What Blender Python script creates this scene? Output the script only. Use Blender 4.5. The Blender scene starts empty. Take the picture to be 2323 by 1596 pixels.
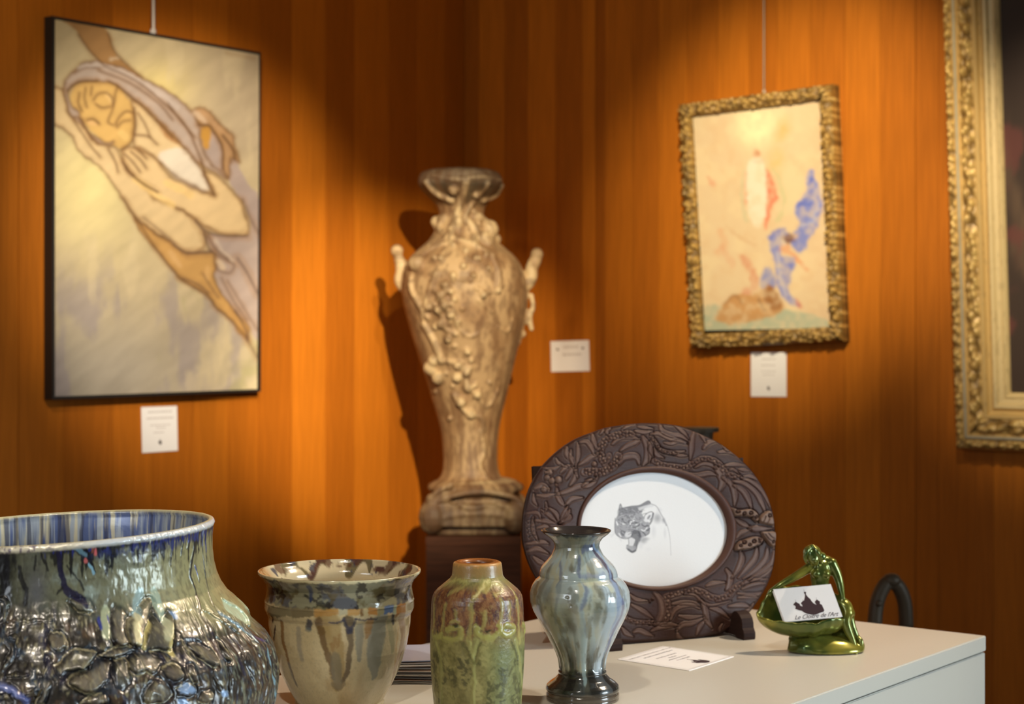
import bpy, bmesh, math, random
import numpy as np
from mathutils import Vector, Matrix

# ---------------------------------------------------------------- camera, world, lights
F, CX, HY, CZ = 3920.0, 1161.5, 750.0, 1.4        # focal length in pixels of the 2323 px frame, principal column, horizon row, eye height
SC = bpy.context.scene
COL = SC.collection
cam_d = bpy.data.cameras.new('camera'); cam = bpy.data.objects.new('camera', cam_d); COL.objects.link(cam)
cam.location = (0, 0, CZ); cam.rotation_euler = (math.pi/2, 0, 0)
cam_d.sensor_width = 36; cam_d.lens = F/2323*36; cam_d.shift_y = -(798-HY)/2323
cam_d.clip_start = 0.05; cam_d.clip_end = 60
cam_d.dof.use_dof = True; cam_d.dof.focus_distance = 1.74; cam_d.dof.aperture_fstop = 9.0
SC.camera = cam
SC.view_settings.view_transform = 'Standard'; SC.view_settings.look = 'None'
SC.view_settings.gamma = 1; SC.view_settings.use_curve_mapping = False
SC.view_settings.exposure = 0.0
SC.cycles.use_denoising = True
SC.cycles.max_bounces = 6
SC.cycles.sample_clamp_indirect = 6

w = bpy.data.worlds.new('world'); SC.world = w; w.use_nodes = True
w.node_tree.nodes['Background'].inputs[0].default_value = (1.0, 0.86, 0.68, 1)
w.node_tree.nodes['Background'].inputs[1].default_value = 0.05

def spot(name, loc, tgt, power, col, size, blend, rad=0.04):
    l = bpy.data.lights.new(name, 'SPOT'); o = bpy.data.objects.new(name, l); COL.objects.link(o)
    l.energy = power; l.color = col; l.spot_size = math.radians(size); l.spot_blend = blend; l.shadow_soft_size = rad
    o.location = loc; o.rotation_euler = (Vector(tgt)-Vector(loc)).to_track_quat('-Z', 'Y').to_euler()
    return o
def area(name, loc, tgt, power, col, sx, sy):
    l = bpy.data.lights.new(name, 'AREA'); o = bpy.data.objects.new(name, l); COL.objects.link(o)
    l.energy = power; l.color = col; l.shape = 'RECTANGLE'; l.size = sx; l.size_y = sy
    o.location = loc; o.rotation_euler = (Vector(tgt)-Vector(loc)).to_track_quat('-Z', 'Y').to_euler()
    return o
WARM = (1.0, 0.84, 0.57)
spot('spot_vase', (0.45, 1.0, 2.50), (-0.30, 4.75, 1.27), 1010, WARM, 17.4, 0.75, 0.02)
spot('spot_left_painting', (0.35, 1.9, 2.75), (-0.76, 4.32, 1.60), 430, (1, .86, .66), 25, 0.75, 0.03)
spot('spot_right_painting', (0.35, 2.3, 2.78), (0.76, 4.6, 1.74), 365, WARM, 28, 0.9, 0.02)
spot('spot_big_frame', (0.5, 1.9, 2.75), (1.42, 4.1, 1.55), 330, (1, .88, .68), 24, 0.9, 0.03)
spot('spot_wall_wash', (-0.6, 2.0, 2.80), (-0.7, 4.6, 1.9), 62, WARM, 95, 1.0, 0.10)
spot('spot_table', (1.25, 2.45, 2.75), (0.1, 1.95, 1.0), 135, (1, .80, .58), 42, 0.6, 0.03)
spot('spot_table_front', (-0.3, 0.5, 2.75), (-0.2, 1.75, 1.05), 64, (1, .90, .76), 46, 0.7, 0.04)
a_ = area('daylight_window', (3.1, 0.9, 1.55), (0.1, 1.75, 0.90), 11, (0.74, 0.90, 1.0), 1.1, 1.3); a_.data.spread = math.radians(56)
a_ = area('reflection_fill_left', (-2.4, -0.8, 1.9), (-0.1, 1.8, 0.8), 8, (0.86, 0.93, 1.0), 1.0, 1.6); a_.data.spread = math.radians(80)  # added soft fill for the pot fronts and their glaze reflections

# ---------------------------------------------------------------- helpers
def at(px, py, Y):
    return np.array([(px-CX)/F*Y, Y, CZ+(HY-py)/F*Y])
def srgb(c):
    c = np.asarray(c, float)/255.0
    return np.where(c <= 0.04045, c/12.92, ((c+0.055)/1.055)**2.4)
def tag(o, label=None, cat=None, group=None, kind=None):
    if label: o['label'] = label
    if cat: o['category'] = cat
    if group: o['group'] = group
    if kind: o['kind'] = kind
    return o
def empty(name, loc=(0, 0, 0)):
    o = bpy.data.objects.new(name, None); o.empty_display_size = .05; COL.objects.link(o); o.location = loc
    return o
def mesh_obj(name, V, Fc, mat, parent=None, smooth=True, cols=None, loc=None):
    """V: world coordinates; the parent's location (only translation is used) is subtracted."""
    V = np.asarray(V, float).reshape(-1, 3)
    off = np.zeros(3)
    if parent is not None: off = np.array(world_loc(parent))
    if loc is not None: off = off*0+np.array(loc)
    me = bpy.data.meshes.new(name)
    if isinstance(Fc, np.ndarray):
        Vl = V-off
        me.vertices.add(len(Vl)); me.vertices.foreach_set('co', Vl.astype(np.float32).ravel())
        n = Fc.shape[1]
        me.loops.add(Fc.size); me.loops.foreach_set('vertex_index', Fc.astype(np.int32).ravel())
        me.polygons.add(len(Fc)); me.polygons.foreach_set('loop_start', np.arange(0, Fc.size, n, dtype=np.int32))
        me.update(calc_edges=True); me.validate()
    else:
        me.from_pydata([tuple(v) for v in V-off], [], [tuple(f) for f in Fc]); me.update()
    if cols is not None:
        at_ = me.color_attributes.new('Col', 'FLOAT_COLOR', 'POINT')
        c4 = np.ones((len(V), 4), np.float32); c4[:, :3] = cols
        at_.data.foreach_set('color', c4.ravel())
    if smooth: me.polygons.foreach_set('use_smooth', [True]*len(me.polygons))
    me.materials.append(mat)
    o = bpy.data.objects.new(name, me); COL.objects.link(o)
    if parent is not None: o.parent = parent
    if loc is not None: o.location = np.array(loc)-(np.array(world_loc(parent)) if parent is not None else 0)
    return o
def world_loc(o):
    l = np.array(o.location)
    while o.parent is not None:
        o = o.parent; l = l+np.array(o.location)
    return l
def bm_obj(name, bm, mat, parent=None, smooth=False, loc=None):
    V = [v.co[:] for v in bm.verts]; bm.verts.index_update()
    Fc = [[v.index for v in f.verts] for f in bm.faces]
    bm.free()
    return mesh_obj(name, V, Fc, mat, parent, smooth, loc=loc)
def box_bm(M, sx, sy, sz, bev=0.0, bm=None):
    """box centred at the origin of matrix M (columns: axes), sizes sx sy sz"""
    own = bmesh.new()
    bmesh.ops.create_cube(own, size=1.0)
    for v in own.verts: v.co = Vector((v.co.x*sx, v.co.y*sy, v.co.z*sz))
    if bev > 0: bmesh.ops.bevel(own, geom=own.edges[:], offset=bev, segments=2, affect='EDGES')
    own.transform(M)
    if bm is None: return own
    tmp = bpy.data.meshes.new('t'); own.to_mesh(tmp); own.free(); bm.from_mesh(tmp); bpy.data.meshes.remove(tmp)
    return bm
def frameM(o, ax, ay, az):
    M = Matrix.Identity(4)
    for i, a in enumerate((ax, ay, az)):
        for k in range(3): M[k][i] = a[k]
    for k in range(3): M[k][3] = o[k]
    return M
def quads(nu, nv, wrap_u=False):
    """grid index quads for vertices stored [v][u]"""
    u = np.arange(nu if wrap_u else nu-1); v = np.arange(nv-1)
    U, Vv = np.meshgrid(u, v); U2 = (U+1) % nu
    return np.stack([Vv*nu+U, Vv*nu+U2, (Vv+1)*nu+U2, (Vv+1)*nu+U], -1).reshape(-1, 4)
def smoothstep(a, b, x):
    t = np.clip((x-a)/(b-a+1e-12), 0, 1); return t*t*(3-2*t)
# ---- value noise
_rs = np.random.RandomState(7)
_LAT = _rs.rand(256, 256)
def vnoise(x, y, seed=0):
    x = np.asarray(x, float)+seed*17.37; y = np.asarray(y, float)+seed*31.71
    xi = np.floor(x).astype(int); yi = np.floor(y).astype(int); fx = x-xi; fy = y-yi
    fx = fx*fx*(3-2*fx); fy = fy*fy*(3-2*fy)
    g = lambda a, b: _LAT[a & 255, b & 255]
    return (g(xi, yi)*(1-fx)+g(xi+1, yi)*fx)*(1-fy)+(g(xi, yi+1)*(1-fx)+g(xi+1, yi+1)*fx)*fy
def fbm(x, y, seed=0, oct=4, gain=.5):
    s = 0; a = 1; t = 0
    for k in range(oct):
        s = s+a*vnoise(x*2**k, y*2**k, seed+k*3); t += a; a *= gain
    return s/t
def ridged(x, y, seed=0, oct=3):
    s = 0; a = 1; t = 0
    for k in range(oct):
        s = s+a*(1-np.abs(2*vnoise(x*2**k, y*2**k, seed+k*5)-1)); t += a; a *= .5
    return s/t
def cells(x, y, seed=0):
    """distance to the nearest jittered lattice point and its random value"""
    x = np.asarray(x, float); y = np.asarray(y, float)
    xi = np.floor(x).astype(int); yi = np.floor(y).astype(int)
    best = np.full(x.shape, 9.0); sec = np.full(x.shape, 9.0); val = np.zeros(x.shape)
    for dx in (-1, 0, 1):
        for dy in (-1, 0, 1):
            cx = xi+dx; cy = yi+dy
            jx = _LAT[(cx+seed*13) & 255, (cy+seed*7) & 255]; jy = _LAT[(cx+91+seed) & 255, (cy+57) & 255]
            d = np.hypot(cx+jx-x, cy+jy-y)
            v = _LAT[(cx+33) & 255, (cy+144+seed) & 255]
            m = d < best
            sec = np.where(m, best, np.minimum(sec, d)); val = np.where(m, v, val); best = np.where(m, d, best)
    return best, sec, val
# ---- drawing surface: colour or height painted in the coordinates of the thing's own surface
def catmull(P, n=6, closed=False):
    P = np.asarray(P, float)
    if len(P) < 3: return P
    if closed: Q = np.vstack([P[-1], P, P[0], P[1]])
    else: Q = np.vstack([2*P[0]-P[1], P, 2*P[-1]-P[-2]])
    t = np.linspace(0, 1, n, endpoint=False)[:, None]; out = []
    for i in range(1, len(Q)-2):
        a, b, c, d = Q[i-1], Q[i], Q[i+1], Q[i+2]
        out.append(.5*((2*b)+(-a+c)*t+(2*a-5*b+4*c-d)*t*t+(-a+3*b-3*c+d)*t**3))
    if not closed: out.append(P[-1][None])
    return np.vstack(out)
class Canvas:
    def __init__(s, x0, y0, x1, y1, res=1.0, bg=(0,)):
        s.x0, s.y0, s.res = x0, y0, res
        s.w = int((x1-x0)/res)+1; s.h = int((y1-y0)/res)+1
        s.X, s.Y = np.meshgrid(x0+np.arange(s.w)*res, y0+np.arange(s.h)*res)
        s.a = np.zeros((s.h, s.w, len(bg)))+np.asarray(bg, float)
        s.map = None
    def conv(s, P):
        P = np.asarray(P, float).reshape(-1, 2)
        return P if s.map is None else s.map(P)
    def win(s, P, pad):
        i0 = max(0, int((P[:, 0].min()-pad-s.x0)/s.res)); i1 = min(s.w, int((P[:, 0].max()+pad-s.x0)/s.res)+2)
        j0 = max(0, int((P[:, 1].min()-pad-s.y0)/s.res)); j1 = min(s.h, int((P[:, 1].max()+pad-s.y0)/s.res)+2)
        return (slice(j0, j1), slice(i0, i1)) if i1 > i0 and j1 > j0 else None
    def segd(s, W, P, ws=None):
        X = s.X[W]; Y = s.Y[W]; best = np.full(X.shape, 1e9)
        bw = np.ones(X.shape)
        for i in range(len(P)-1):
            ax, ay = P[i]; bx, by = P[i+1]; dx, dy = bx-ax, by-ay
            L = dx*dx+dy*dy+1e-9
            t = np.clip(((X-ax)*dx+(Y-ay)*dy)/L, 0, 1)
            d = np.hypot(X-ax-t*dx, Y-ay-t*dy)
            if ws is not None:
                wv = ws[i]+(ws[i+1]-ws[i])*t; d = d/np.maximum(wv, 1e-6)
            best = np.minimum(best, d)
        return best
    def inside(s, W, P):
        X = s.X[W]; Y = s.Y[W]; ins = np.zeros(X.shape, bool); n = len(P)
        for i in range(n):
            x1, y1 = P[i]; x2, y2 = P[(i+1) % n]
            c = ((y1 > Y) != (y2 > Y)) & (X < (x2-x1)*(Y-y1)/((y2-y1) if y2 != y1 else 1e-9)+x1)
            ins ^= c
        return ins
    def blend(s, W, m, col, mode):
        m = m[..., None]; col = np.asarray(col, float)
        A = s.a[W]
        if mode == 'mix': s.a[W] = A*(1-m)+col*m
        elif mode == 'add': s.a[W] = A+col*m
        elif mode == 'mul': s.a[W] = A*(1-m+col*m)
        elif mode == 'max': s.a[W] = np.maximum(A, col*m)
        elif mode == 'over': s.a[W] = np.where(m > 0, col*m, A)
    def line(s, P, w, col, a=1.0, soft=.8, mode='mix', taper=None, sm=5, prof='flat'):
        P = s.conv(P)
        n0 = len(P)
        ws = np.full(n0, w/2.0) if taper is None else np.interp(np.linspace(0, 1, n0), np.linspace(0, 1, len(taper)), np.array(taper)*w/2.0)
        Q = catmull(np.column_stack([P, ws]), sm) if n0 > 2 else np.column_stack([P, ws])
        P = Q[:, :2]; ws = np.maximum(Q[:, 2], .05)
        W = s.win(P, w+soft*2+2)
        if W is None: return
        d = s.segd(W, P, ws)
        if prof == 'flat':
            sf = soft/max(w/2, .3)
            m = 1-smoothstep(1-sf*.5, 1+sf, d)
        elif prof == 'round': m = np.sqrt(np.clip(1-d*d, 0, 1))
        else: m = np.clip(1-d*d, 0, 1)**2
        s.blend(W, m*a, col, mode)
    def fill(s, P, col, a=1.0, soft=1.2, mode='mix', smooth=True, edge=None, sm=5):
        P = s.conv(P)
        if smooth: P = catmull(P, sm, True)
        W = s.win(P, soft*3+2)
        if W is None: return
        ins = s.inside(W, P); d = s.segd(W, np.vstack([P, P[:1]]))
        sd = np.where(ins, d, -d)
        m = smoothstep(-soft, soft, sd) if edge is None else smoothstep(0, edge, sd)
        s.blend(W, m*a, col, mode)
    def dot(s, x, y, rx, ry, col, a=1., mode='mix', soft=.3, rot=0, prof='flat'):
        P = s.conv([[x, y]]); x, y = P[0]
        W = s.win(np.array([[x-rx-ry, y-ry-rx], [x+rx+ry, y+ry+rx]]), 2)
        if W is None: return
        X = s.X[W]-x; Y = s.Y[W]-y; c, k = math.cos(rot), math.sin(rot)
        d = np.hypot((X*c+Y*k)/rx, (-X*k+Y*c)/ry)
        if prof == 'flat': m = 1-smoothstep(1-soft, 1+soft*.3, d)
        else: m = np.sqrt(np.clip(1-d*d, 0, 1))
        s.blend(W, m*a, col, mode)
    def noise(s, sx, sy, col, a=1., lo=.5, hi=.7, seed=0, mode='mix', mask=None, oct=4, kind='fbm'):
        f = fbm if kind == 'fbm' else ridged
        n = f(s.X/sx, s.Y/sy, seed, oct); m = smoothstep(lo, hi, n)*a
        if mask is not None: m = m*mask
        s.blend((slice(None), slice(None)), m, col, mode)
    def blur(s, k):
        for _ in range(k):
            p = np.pad(s.a, ((1, 1), (1, 1), (0, 0)), 'edge')
            s.a = (p[:-2, 1:-1]+p[2:, 1:-1]+p[1:-1, :-2]+p[1:-1, 2:]+2*s.a)/6
    def warp(s, amp, sc, ysc=None, seed=0):
        ysc = ysc or sc
        dx = (fbm(s.X/sc, s.Y/ysc, 90+seed, 3)-.5)*2*amp; dy = (fbm(s.X/sc, s.Y/ysc, 120+seed, 3)-.5)*2*amp
        s.a = s.samp(s.X+dx, s.Y+dy)
    def samp(s, x, y):
        u = np.clip((np.asarray(x)-s.x0)/s.res, 0, s.w-1.001); v = np.clip((np.asarray(y)-s.y0)/s.res, 0, s.h-1.001)
        i = u.astype(int); j = v.astype(int); fu = (u-i)[..., None]; fv = (v-j)[..., None]
        a = s.a
        return (a[j, i]*(1-fu)+a[j, i+1]*fu)*(1-fv)+(a[j+1, i]*(1-fu)+a[j+1, i+1]*fu)*fv
# ---- materials
def mat(name, base=(.5, .5, .5), rough=.5, metal=0, coat=0, spec=.5, attr=False, bump=0, bscale=60, objcol=False, coat_rough=.05, grain=None):
    m = bpy.data.materials.new(name); m.use_nodes = True; nt = m.node_tree; N = nt.nodes; L = nt.links
    b = N['Principled BSDF']
    b.inputs['Base Color'].default_value = (*base, 1); b.inputs['Roughness'].default_value = rough
    b.inputs['Metallic'].default_value = metal; b.inputs['Coat Weight'].default_value = coat
    b.inputs['Coat Roughness'].default_value = coat_rough; b.inputs['Specular IOR Level'].default_value = spec
    src = None
    if attr:
        a = N.new('ShaderNodeAttribute'); a.attribute_name = 'Col'; src = a.outputs['Color']
    tc = N.new('ShaderNodeTexCoord')
    mp = N.new('ShaderNodeMapping'); L.new(tc.outputs['Object'], mp.inputs[0])
    nz = N.new('ShaderNodeTexNoise'); nz.inputs['Scale'].default_value = bscale; nz.inputs['Detail'].default_value = 4
    L.new(mp.outputs[0], nz.inputs['Vector'])
    if grain:
        mp.inputs['Scale'].default_value = grain[0]
        rp = N.new('ShaderNodeMapRange'); rp.inputs[1].default_value = .3; rp.inputs[2].default_value = .7
        rp.inputs[3].default_value = 1-grain[1]; rp.inputs[4].default_value = 1+grain[1]
        L.new(nz.outputs['Fac'], rp.inputs[0])
        mx = N.new('ShaderNodeVectorMath'); mx.operation = 'SCALE'
        if src is None:
            rgb = N.new('ShaderNodeRGB'); rgb.outputs[0].default_value = (*base, 1); src = rgb.outputs[0]
        L.new(src, mx.inputs[0]); L.new(rp.outputs[0], mx.inputs['Scale']); src = mx.outputs[0]
    if objcol:
        oi = N.new('ShaderNodeObjectInfo'); mm = N.new('ShaderNodeVectorMath'); mm.operation = 'MULTIPLY'
        if src is None:
            rgb = N.new('ShaderNodeRGB'); rgb.outputs[0].default_value = (*base, 1); src = rgb.outputs[0]
        L.new(src, mm.inputs[0]); L.new(oi.outputs['Color'], mm.inputs[1]); src = mm.outputs[0]
    if src is not None: L.new(src, b.inputs['Base Color'])
    if bump:
        bp = N.new('ShaderNodeBump'); bp.inputs['Strength'].default_value = bump; bp.inputs['Distance'].default_value = .002
        L.new(nz.outputs['Fac'], bp.inputs['Height']); L.new(bp.outputs[0], b.inputs['Normal'])
    return m
M = {
 'veneer': mat('veneer', (.40, .118, .0075), .55, spec=.16, objcol=True, bscale=9, grain=((14, 14, .7), .12)),
 'joint': mat('joint', (.05, .018, .006), .8),
 'floor': mat('floor', (.10, .06, .035), .5, bscale=5, grain=((1, 8, 1), .3)),
 'ceiling': mat('ceiling', (.55, .52, .48), .9, bscale=30, bump=.05),
 'white_lacquer': mat('white_lacquer', (.58, .545, .47), .38, spec=.4, bscale=200, bump=.02),
 'card': mat('card', (.88, .86, .86), .7, bscale=300, bump=.03),
 'ink': mat('ink', (.035, .01, .015), .6),
 'grey_ink': mat('grey_ink', (.09, .08, .11), .6),
 'paint': mat('paint', attr=True, rough=.55, spec=.3, bscale=500, bump=.08),
 'glaze': mat('glaze', attr=True, rough=.16, coat=.6, spec=.5, bscale=160, bump=.10),
 'glaze_soft': mat('glaze_soft', attr=True, rough=.36, coat=.15, spec=.5, bscale=300, bump=.15),
 'glaze_metal': mat('glaze_metal', attr=True, rough=.36, metal=.12, coat=.35, coat_rough=.16, bscale=260, bump=.1),
 'terracotta': mat('terracotta', attr=True, rough=.6, spec=.4, bscale=60, bump=.3),
 'dark_wood': mat('dark_wood', attr=True, rough=.5, spec=.28, bscale=60, grain=((4, 4, 30), .10), bump=.12),
 'brown_wood': mat('brown_wood', (.085, .030, .014), .6, spec=.2, bscale=12, grain=((1, 1, 14), .3)),
 'stand_wood': mat('stand_wood', (.026, .012, .009), .6, spec=.15, bscale=20, grain=((1, 1, 14), .2)),
 'gilt': mat('gilt', attr=True, rough=.45, metal=.15, spec=.5, bscale=200, bump=.2),
 'black': mat('black', (.012, .011, .010), .5, bscale=80, bump=.02),
 'bronze': mat('bronze', (.11, .08, .05), .5, metal=.2, bscale=40, bump=.2),
 'wire': mat('wire', (.55, .50, .46), .4, metal=.3),
 'green_bronze': None,
}

# ---------------------------------------------------------------- the setting
YC = 5.2
CO = np.array([(1054-CX)/F*YC, YC])                    # the room corner in plan
DB = np.array([0.6127, 0.7903]); DA = np.array([-0.7906, 0.6123])   # away along the left wall, away along the right wall
NL = np.array([0.7903, -0.6127]); NR = np.array([-0.6123, -0.7906])  # normals into the room
H_ROOM = 2.9
def wall_t(px, left):
    r = (px-CX)/F
    d = DB if left else DA
    return (CO[0]-r*CO[1])/(d[0]-r*d[1])
def wall_pt(px, py, left, off=0.0):
    n = NL if left else NR
    c = CO+n*off; d = DB if left else DA
    r = (px-CX)/F; t = (c[0]-r*c[1])/(d[0]-r*d[1])
    p = c-d*t
    return np.array([p[0], p[1], CZ+(HY-py)/F*p[1]])
def build_wall(name, left, bounds, seams):
    d = DB if left else DA; n = NL if left else NR
    z = (0, 0, 1); dn = (n[0], n[1], 0); dd = (-d[0], -d[1], 0)
    root_c = CO-d*2.6-n*0.03
    Lw = 5.4
    o = bm_obj(name, box_bm(frameM((root_c[0], root_c[1], H_ROOM/2), dd, dn, z), Lw, .044, H_ROOM), M['joint'], None, loc=(root_c[0], root_c[1], 0))
    o['kind'] = 'structure'
    ts = sorted(bounds)
    for k in range(len(ts)-1):
        t0, t1, tone = ts[k][0], ts[k+1][0], ts[k][1]
        g0 = .0007 if any(abs(t0-s_) < 1e-6 for s_ in seams) else .00025
        g1 = .0007 if any(abs(t1-s_) < 1e-6 for s_ in seams) else .00025
        a, b = t0+g0, t1-g1
        c = CO-d*(a+b)/2-n*0.004
        p = bm_obj('veneer_panel', box_bm(frameM((c[0], c[1], H_ROOM/2), dd, dn, z), b-a, .008, H_ROOM-.002, .0004), M['veneer'], o, loc=(c[0], c[1], H_ROOM/2))
        p.color = (tone, tone*(1.0+(tone-1)*.25), tone*(1.0+(tone-1)*.4), 1)
    return o
rr = random.Random(3)
lb = [(1010, .95), (946, 1.1), (882, .88), (804, 1.1), (739, .84), (662, 1.1), (586, .80), (518, .88), (440, 1.02), (345, .92), (256, 1.0), (145, .86), (42, 1.0)]
L_ = [(0.0, .93)]
prev = .95
for i, (px, tn) in enumerate(lb): L_.append((wall_t(px, True), lb[i+1][1] if i+1 < len(lb) else 1.02))
L_[0] = (0.0, .9)
tl = []
edges = [1054, 1010, 946, 882, 804, 739, 662, 586, 518, 440, 345, 256, 145, 42]
tones = [.90, 1.08, .92, 1.1, .84, 1.1, .80, .88, 1.02, .92, 1.0, .88, .98, 1.04]
tl = [(0.0 if e == 1054 else wall_t(e, True), t) for e, t in zip(edges, tones)]
t = tl[-1][0]; seamL = [t]
while t < 5.2:
    t += rr.uniform(.115, .145); tl.append((t, rr.uniform(.84, 1.1)))
build_wall('wall_left', True, tl, seamL)
edges = [1054, 1086, 1145, 1197, 1261, 1321, 1351, 1372, 1434, 1494, 1560, 1627, 1700, 1762, 1840, 1916, 1998, 2077, 2129]
tones = [.70, .98, .76, 1.04, .80, 1.10, .74, 1.0, .90, 1.08, 1.0, 1.12, .96, 1.08, .98, 1.12, .98, .92, .9]
tr = [(0.0 if e == 1054 else wall_t(e, False), t) for e, t in zip(edges, tones)]
seamR = [wall_t(1351, False), wall_t(2077, False)]
t = tr[-1][0]
while t < 5.2:
    t += rr.uniform(.115, .145); tr.append((t, rr.uniform(.84, 1.1)))
build_wall('wall_right', False, tr, seamR)
# floor and ceiling: the quadrilateral in front of the two walls
pA = CO-DB*5.2; pB = CO-DA*5.2; pC = CO-DB*5.2-DA*5.2
def slab(name, z0, z1, m):
    P = [CO, pB, pC, pA]
    V = [(p[0], p[1], z0) for p in P]+[(p[0], p[1], z1) for p in P]
    Fc = [(0, 1, 2, 3), (7, 6, 5, 4), (0, 4, 5, 1), (1, 5, 6, 2), (2, 6, 7, 3), (3, 7, 4, 0)]
    o = mesh_obj(name, V, Fc, m, None, False); o['kind'] = 'structure'; return o
slab('floor', -.05, 0, M['floor'])
slab('ceiling', H_ROOM, H_ROOM+.05, M['ceiling'])

# ---------------------------------------------------------------- white display cabinet
ZT = 1.0
def tab(px, py):                         # a point of the table top from its row below the horizon
    Y = F*(CZ-ZT)/(py-HY); return np.array([(px-CX)/F*Y, Y, ZT])
cR = tab(2237, 1441)[:2]; Wt = 0.545; Lt = 1.95
B3 = np.array([DB[0], DB[1], 0]); A3 = np.array([DA[0], DA[1], 0]); Z3 = np.array([0, 0, 1.])
tc_ = np.array([*(cR+DA*Wt/2-DB*Lt/2), 0])
cab = empty('display_cabinet', tuple(tc_)); tag(cab, 'large white lacquered display cabinet carrying the pottery and the carved oval frame', 'cabinet')
o = bm_obj('worktop', box_bm(frameM(tc_+Z3*(ZT-.010), B3, A3, Z3), Lt, Wt, .020, .0012), M['white_lacquer'], cab)
o = bm_obj('side_panel', box_bm(frameM(tc_+Z3*.49-A3*(Wt/2-.011), B3, A3, Z3), Lt-.002, .02, .9765-.0, .001), M['white_lacquer'], cab)
o = bm_obj('side_panel', box_bm(frameM(tc_+Z3*.49+A3*(Wt/2-.011), B3, A3, Z3), Lt-.002, .02, .9765, .001), M['white_lacquer'], cab)
o = bm_obj('end_panel', box_bm(frameM(tc_+Z3*.49+B3*(Lt/2-.012), B3, A3, Z3), .02, Wt-.046, .9765, .001), M['white_lacquer'], cab)
o = bm_obj('end_panel', box_bm(frameM(tc_+Z3*.49-B3*(Lt/2-.012), B3, A3, Z3), .02, Wt-.046, .9765, .001), M['white_lacquer'], cab)

# ---------------------------------------------------------------- lathe helper
class Lathe:
    """body of revolution about the axis through (px centre, depth Y); profile rows are (row y in px at the axis depth, half width px)"""
    def __init__(s, cx, Y, prof, lean=0.0, zoff=None, K=None):
        s.cx, s.Y, s.k = cx, Y, Y/F
        s.c = np.array([(cx-CX)/F*Y, Y]); P = np.array(prof, float)
        s.yy = P[:, 0]; s.rr = P[:, 1]; s.lean = lean
        s.K = s.rr.max() if K is None else K
    def z(s, y): return CZ+(HY-np.asarray(y))*s.k
    def yrow(s, z): return HY-(np.asarray(z)-CZ)/s.k
    def r(s, y): return np.interp(y, s.yy, s.rr)*s.k
    def cxo(s, y): return s.lean*(s.yy[-1]-np.asarray(y))*s.k      # sideways drift of the axis
    def pos(s, th, y, h=0):                    # th=0 faces the camera, + to the right
        r = s.r(y)+h*s.k
        return np.stack([s.c[0]+s.cxo(y)+r*np.sin(th), s.c[1]-r*np.cos(th), s.z(y)], -1)
    def unproj(s, P):
        P = np.asarray(P, float).reshape(-1, 2); out = []
        for px, py in P:
            d = np.linspace(s.Y-s.rr.max()*s.k-.01, s.Y+.02, 240)
            X = (px-CX)/F*d; Z = CZ+(HY-py)/F*d; y = s.yrow(Z); dx = X-s.c[0]-s.cxo(y); dy = d-s.c[1]
            g = np.hypot(dx, dy)-s.r(np.clip(y, s.yy[0], s.yy[-1]))
            i = np.where(g <= 0)[0]; i = i[0] if len(i) else int(np.argmin(g))
            th = math.atan2(dx[i], -dy[i]); out.append((th*s.K, y[i]))
        return np.array(out)
    def canvas(s, res, bg, t0=-100, t1=100):
        c = Canvas(math.radians(t0)*s.K, s.yy[0]-2, math.radians(t1)*s.K, s.yy[-1]+2, res, bg); c.map = s.unproj
        s.t0, s.t1 = math.radians(t0), math.radians(t1)
        return c
    def fold(s, th):
        span = s.t1-s.t0; u = np.mod(th-s.t0, 2*math.pi); return s.t0+np.where(u > span, span-(u-span)*span/(2*math.pi-span), u)
    def build(s, name, material, parent, hcan=None, ccan=None, ths=None, nrows=200, thick=6, inner=None, inner_depth=120, floor_=True, zt=None, gfun=None):
        if ths is None: ths = np.linspace(-math.pi, math.pi, 241)[:-1]
        ys = np.linspace(s.yy[0], s.yy[-1], nrows)
        TH, YY = np.meshgrid(ths, ys); FT = s.fold(TH)
        h = hcan.samp(FT*s.K, YY)[..., 0] if hcan is not None else 0*TH
        if gfun is not None: h = h+gfun(TH, YY)
        V = s.pos(TH, YY, h)
        C = ccan.samp(FT*s.K, YY)
        nu = len(ths)
        # inside: lip then down the inner wall
        rim_r = s.rr[0]
        rows = []; cols = []
        lip = [(0, 0), (-thick*.15, -thick*.35), (-thick*.1, -thick*.8), (thick*.5, -thick*1.1)]
        nin = 64
        for (dy, dr) in lip[1:]: rows.append((s.yy[0]+dy, rim_r+dr))
        for q in range(1, nin+1):
            y = s.yy[0]+thick*.5+inner_depth*q/nin
            rows.append((y, max(np.interp(y, s.yy, s.rr)-thick*1.1, 2)))
        rows.append((rows[-1][0]+1, .5))
        Vi = []; Ci = []
        for (y, r) in rows:
            hh = h[0] if y < s.yy[0]+2 else 0
            rad = (r+hh)*s.k
            Vi.append(np.stack([s.c[0]+s.cxo(y)+rad*np.sin(ths), s.c[1]-rad*np.cos(ths), np.full(nu, s.z(y))], -1))
            Ci.append(inner(ths, y-s.yy[0]) if inner is not None else C[0])
        V = np.concatenate([np.array(Vi)[::-1], V]); C = np.concatenate([np.array(Ci)[::-1], C])
        # base
        Vb = np.stack([s.c[0]+s.cxo(s.yy[-1])+0*ths, s.c[1]+0*ths, np.full(nu, s.z(s.yy[-1]))], -1)
        V = np.concatenate([V, Vb[None]]); C = np.concatenate([C, C[-1:]])
        if zt is not None: V = zt(V)
        Fq = quads(nu, V.shape[0], True)
        return mesh_obj(name, V.reshape(-1, 3), Fq, material, parent, True, C.reshape(-1, 3))
S = srgb

def q(P, x0, y0, s): return [(x0+a/s, y0+b/s) for a, b in P]
def mixc(c, col, m): return c*(1-m[..., None])+np.asarray(col)*m[..., None]

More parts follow.
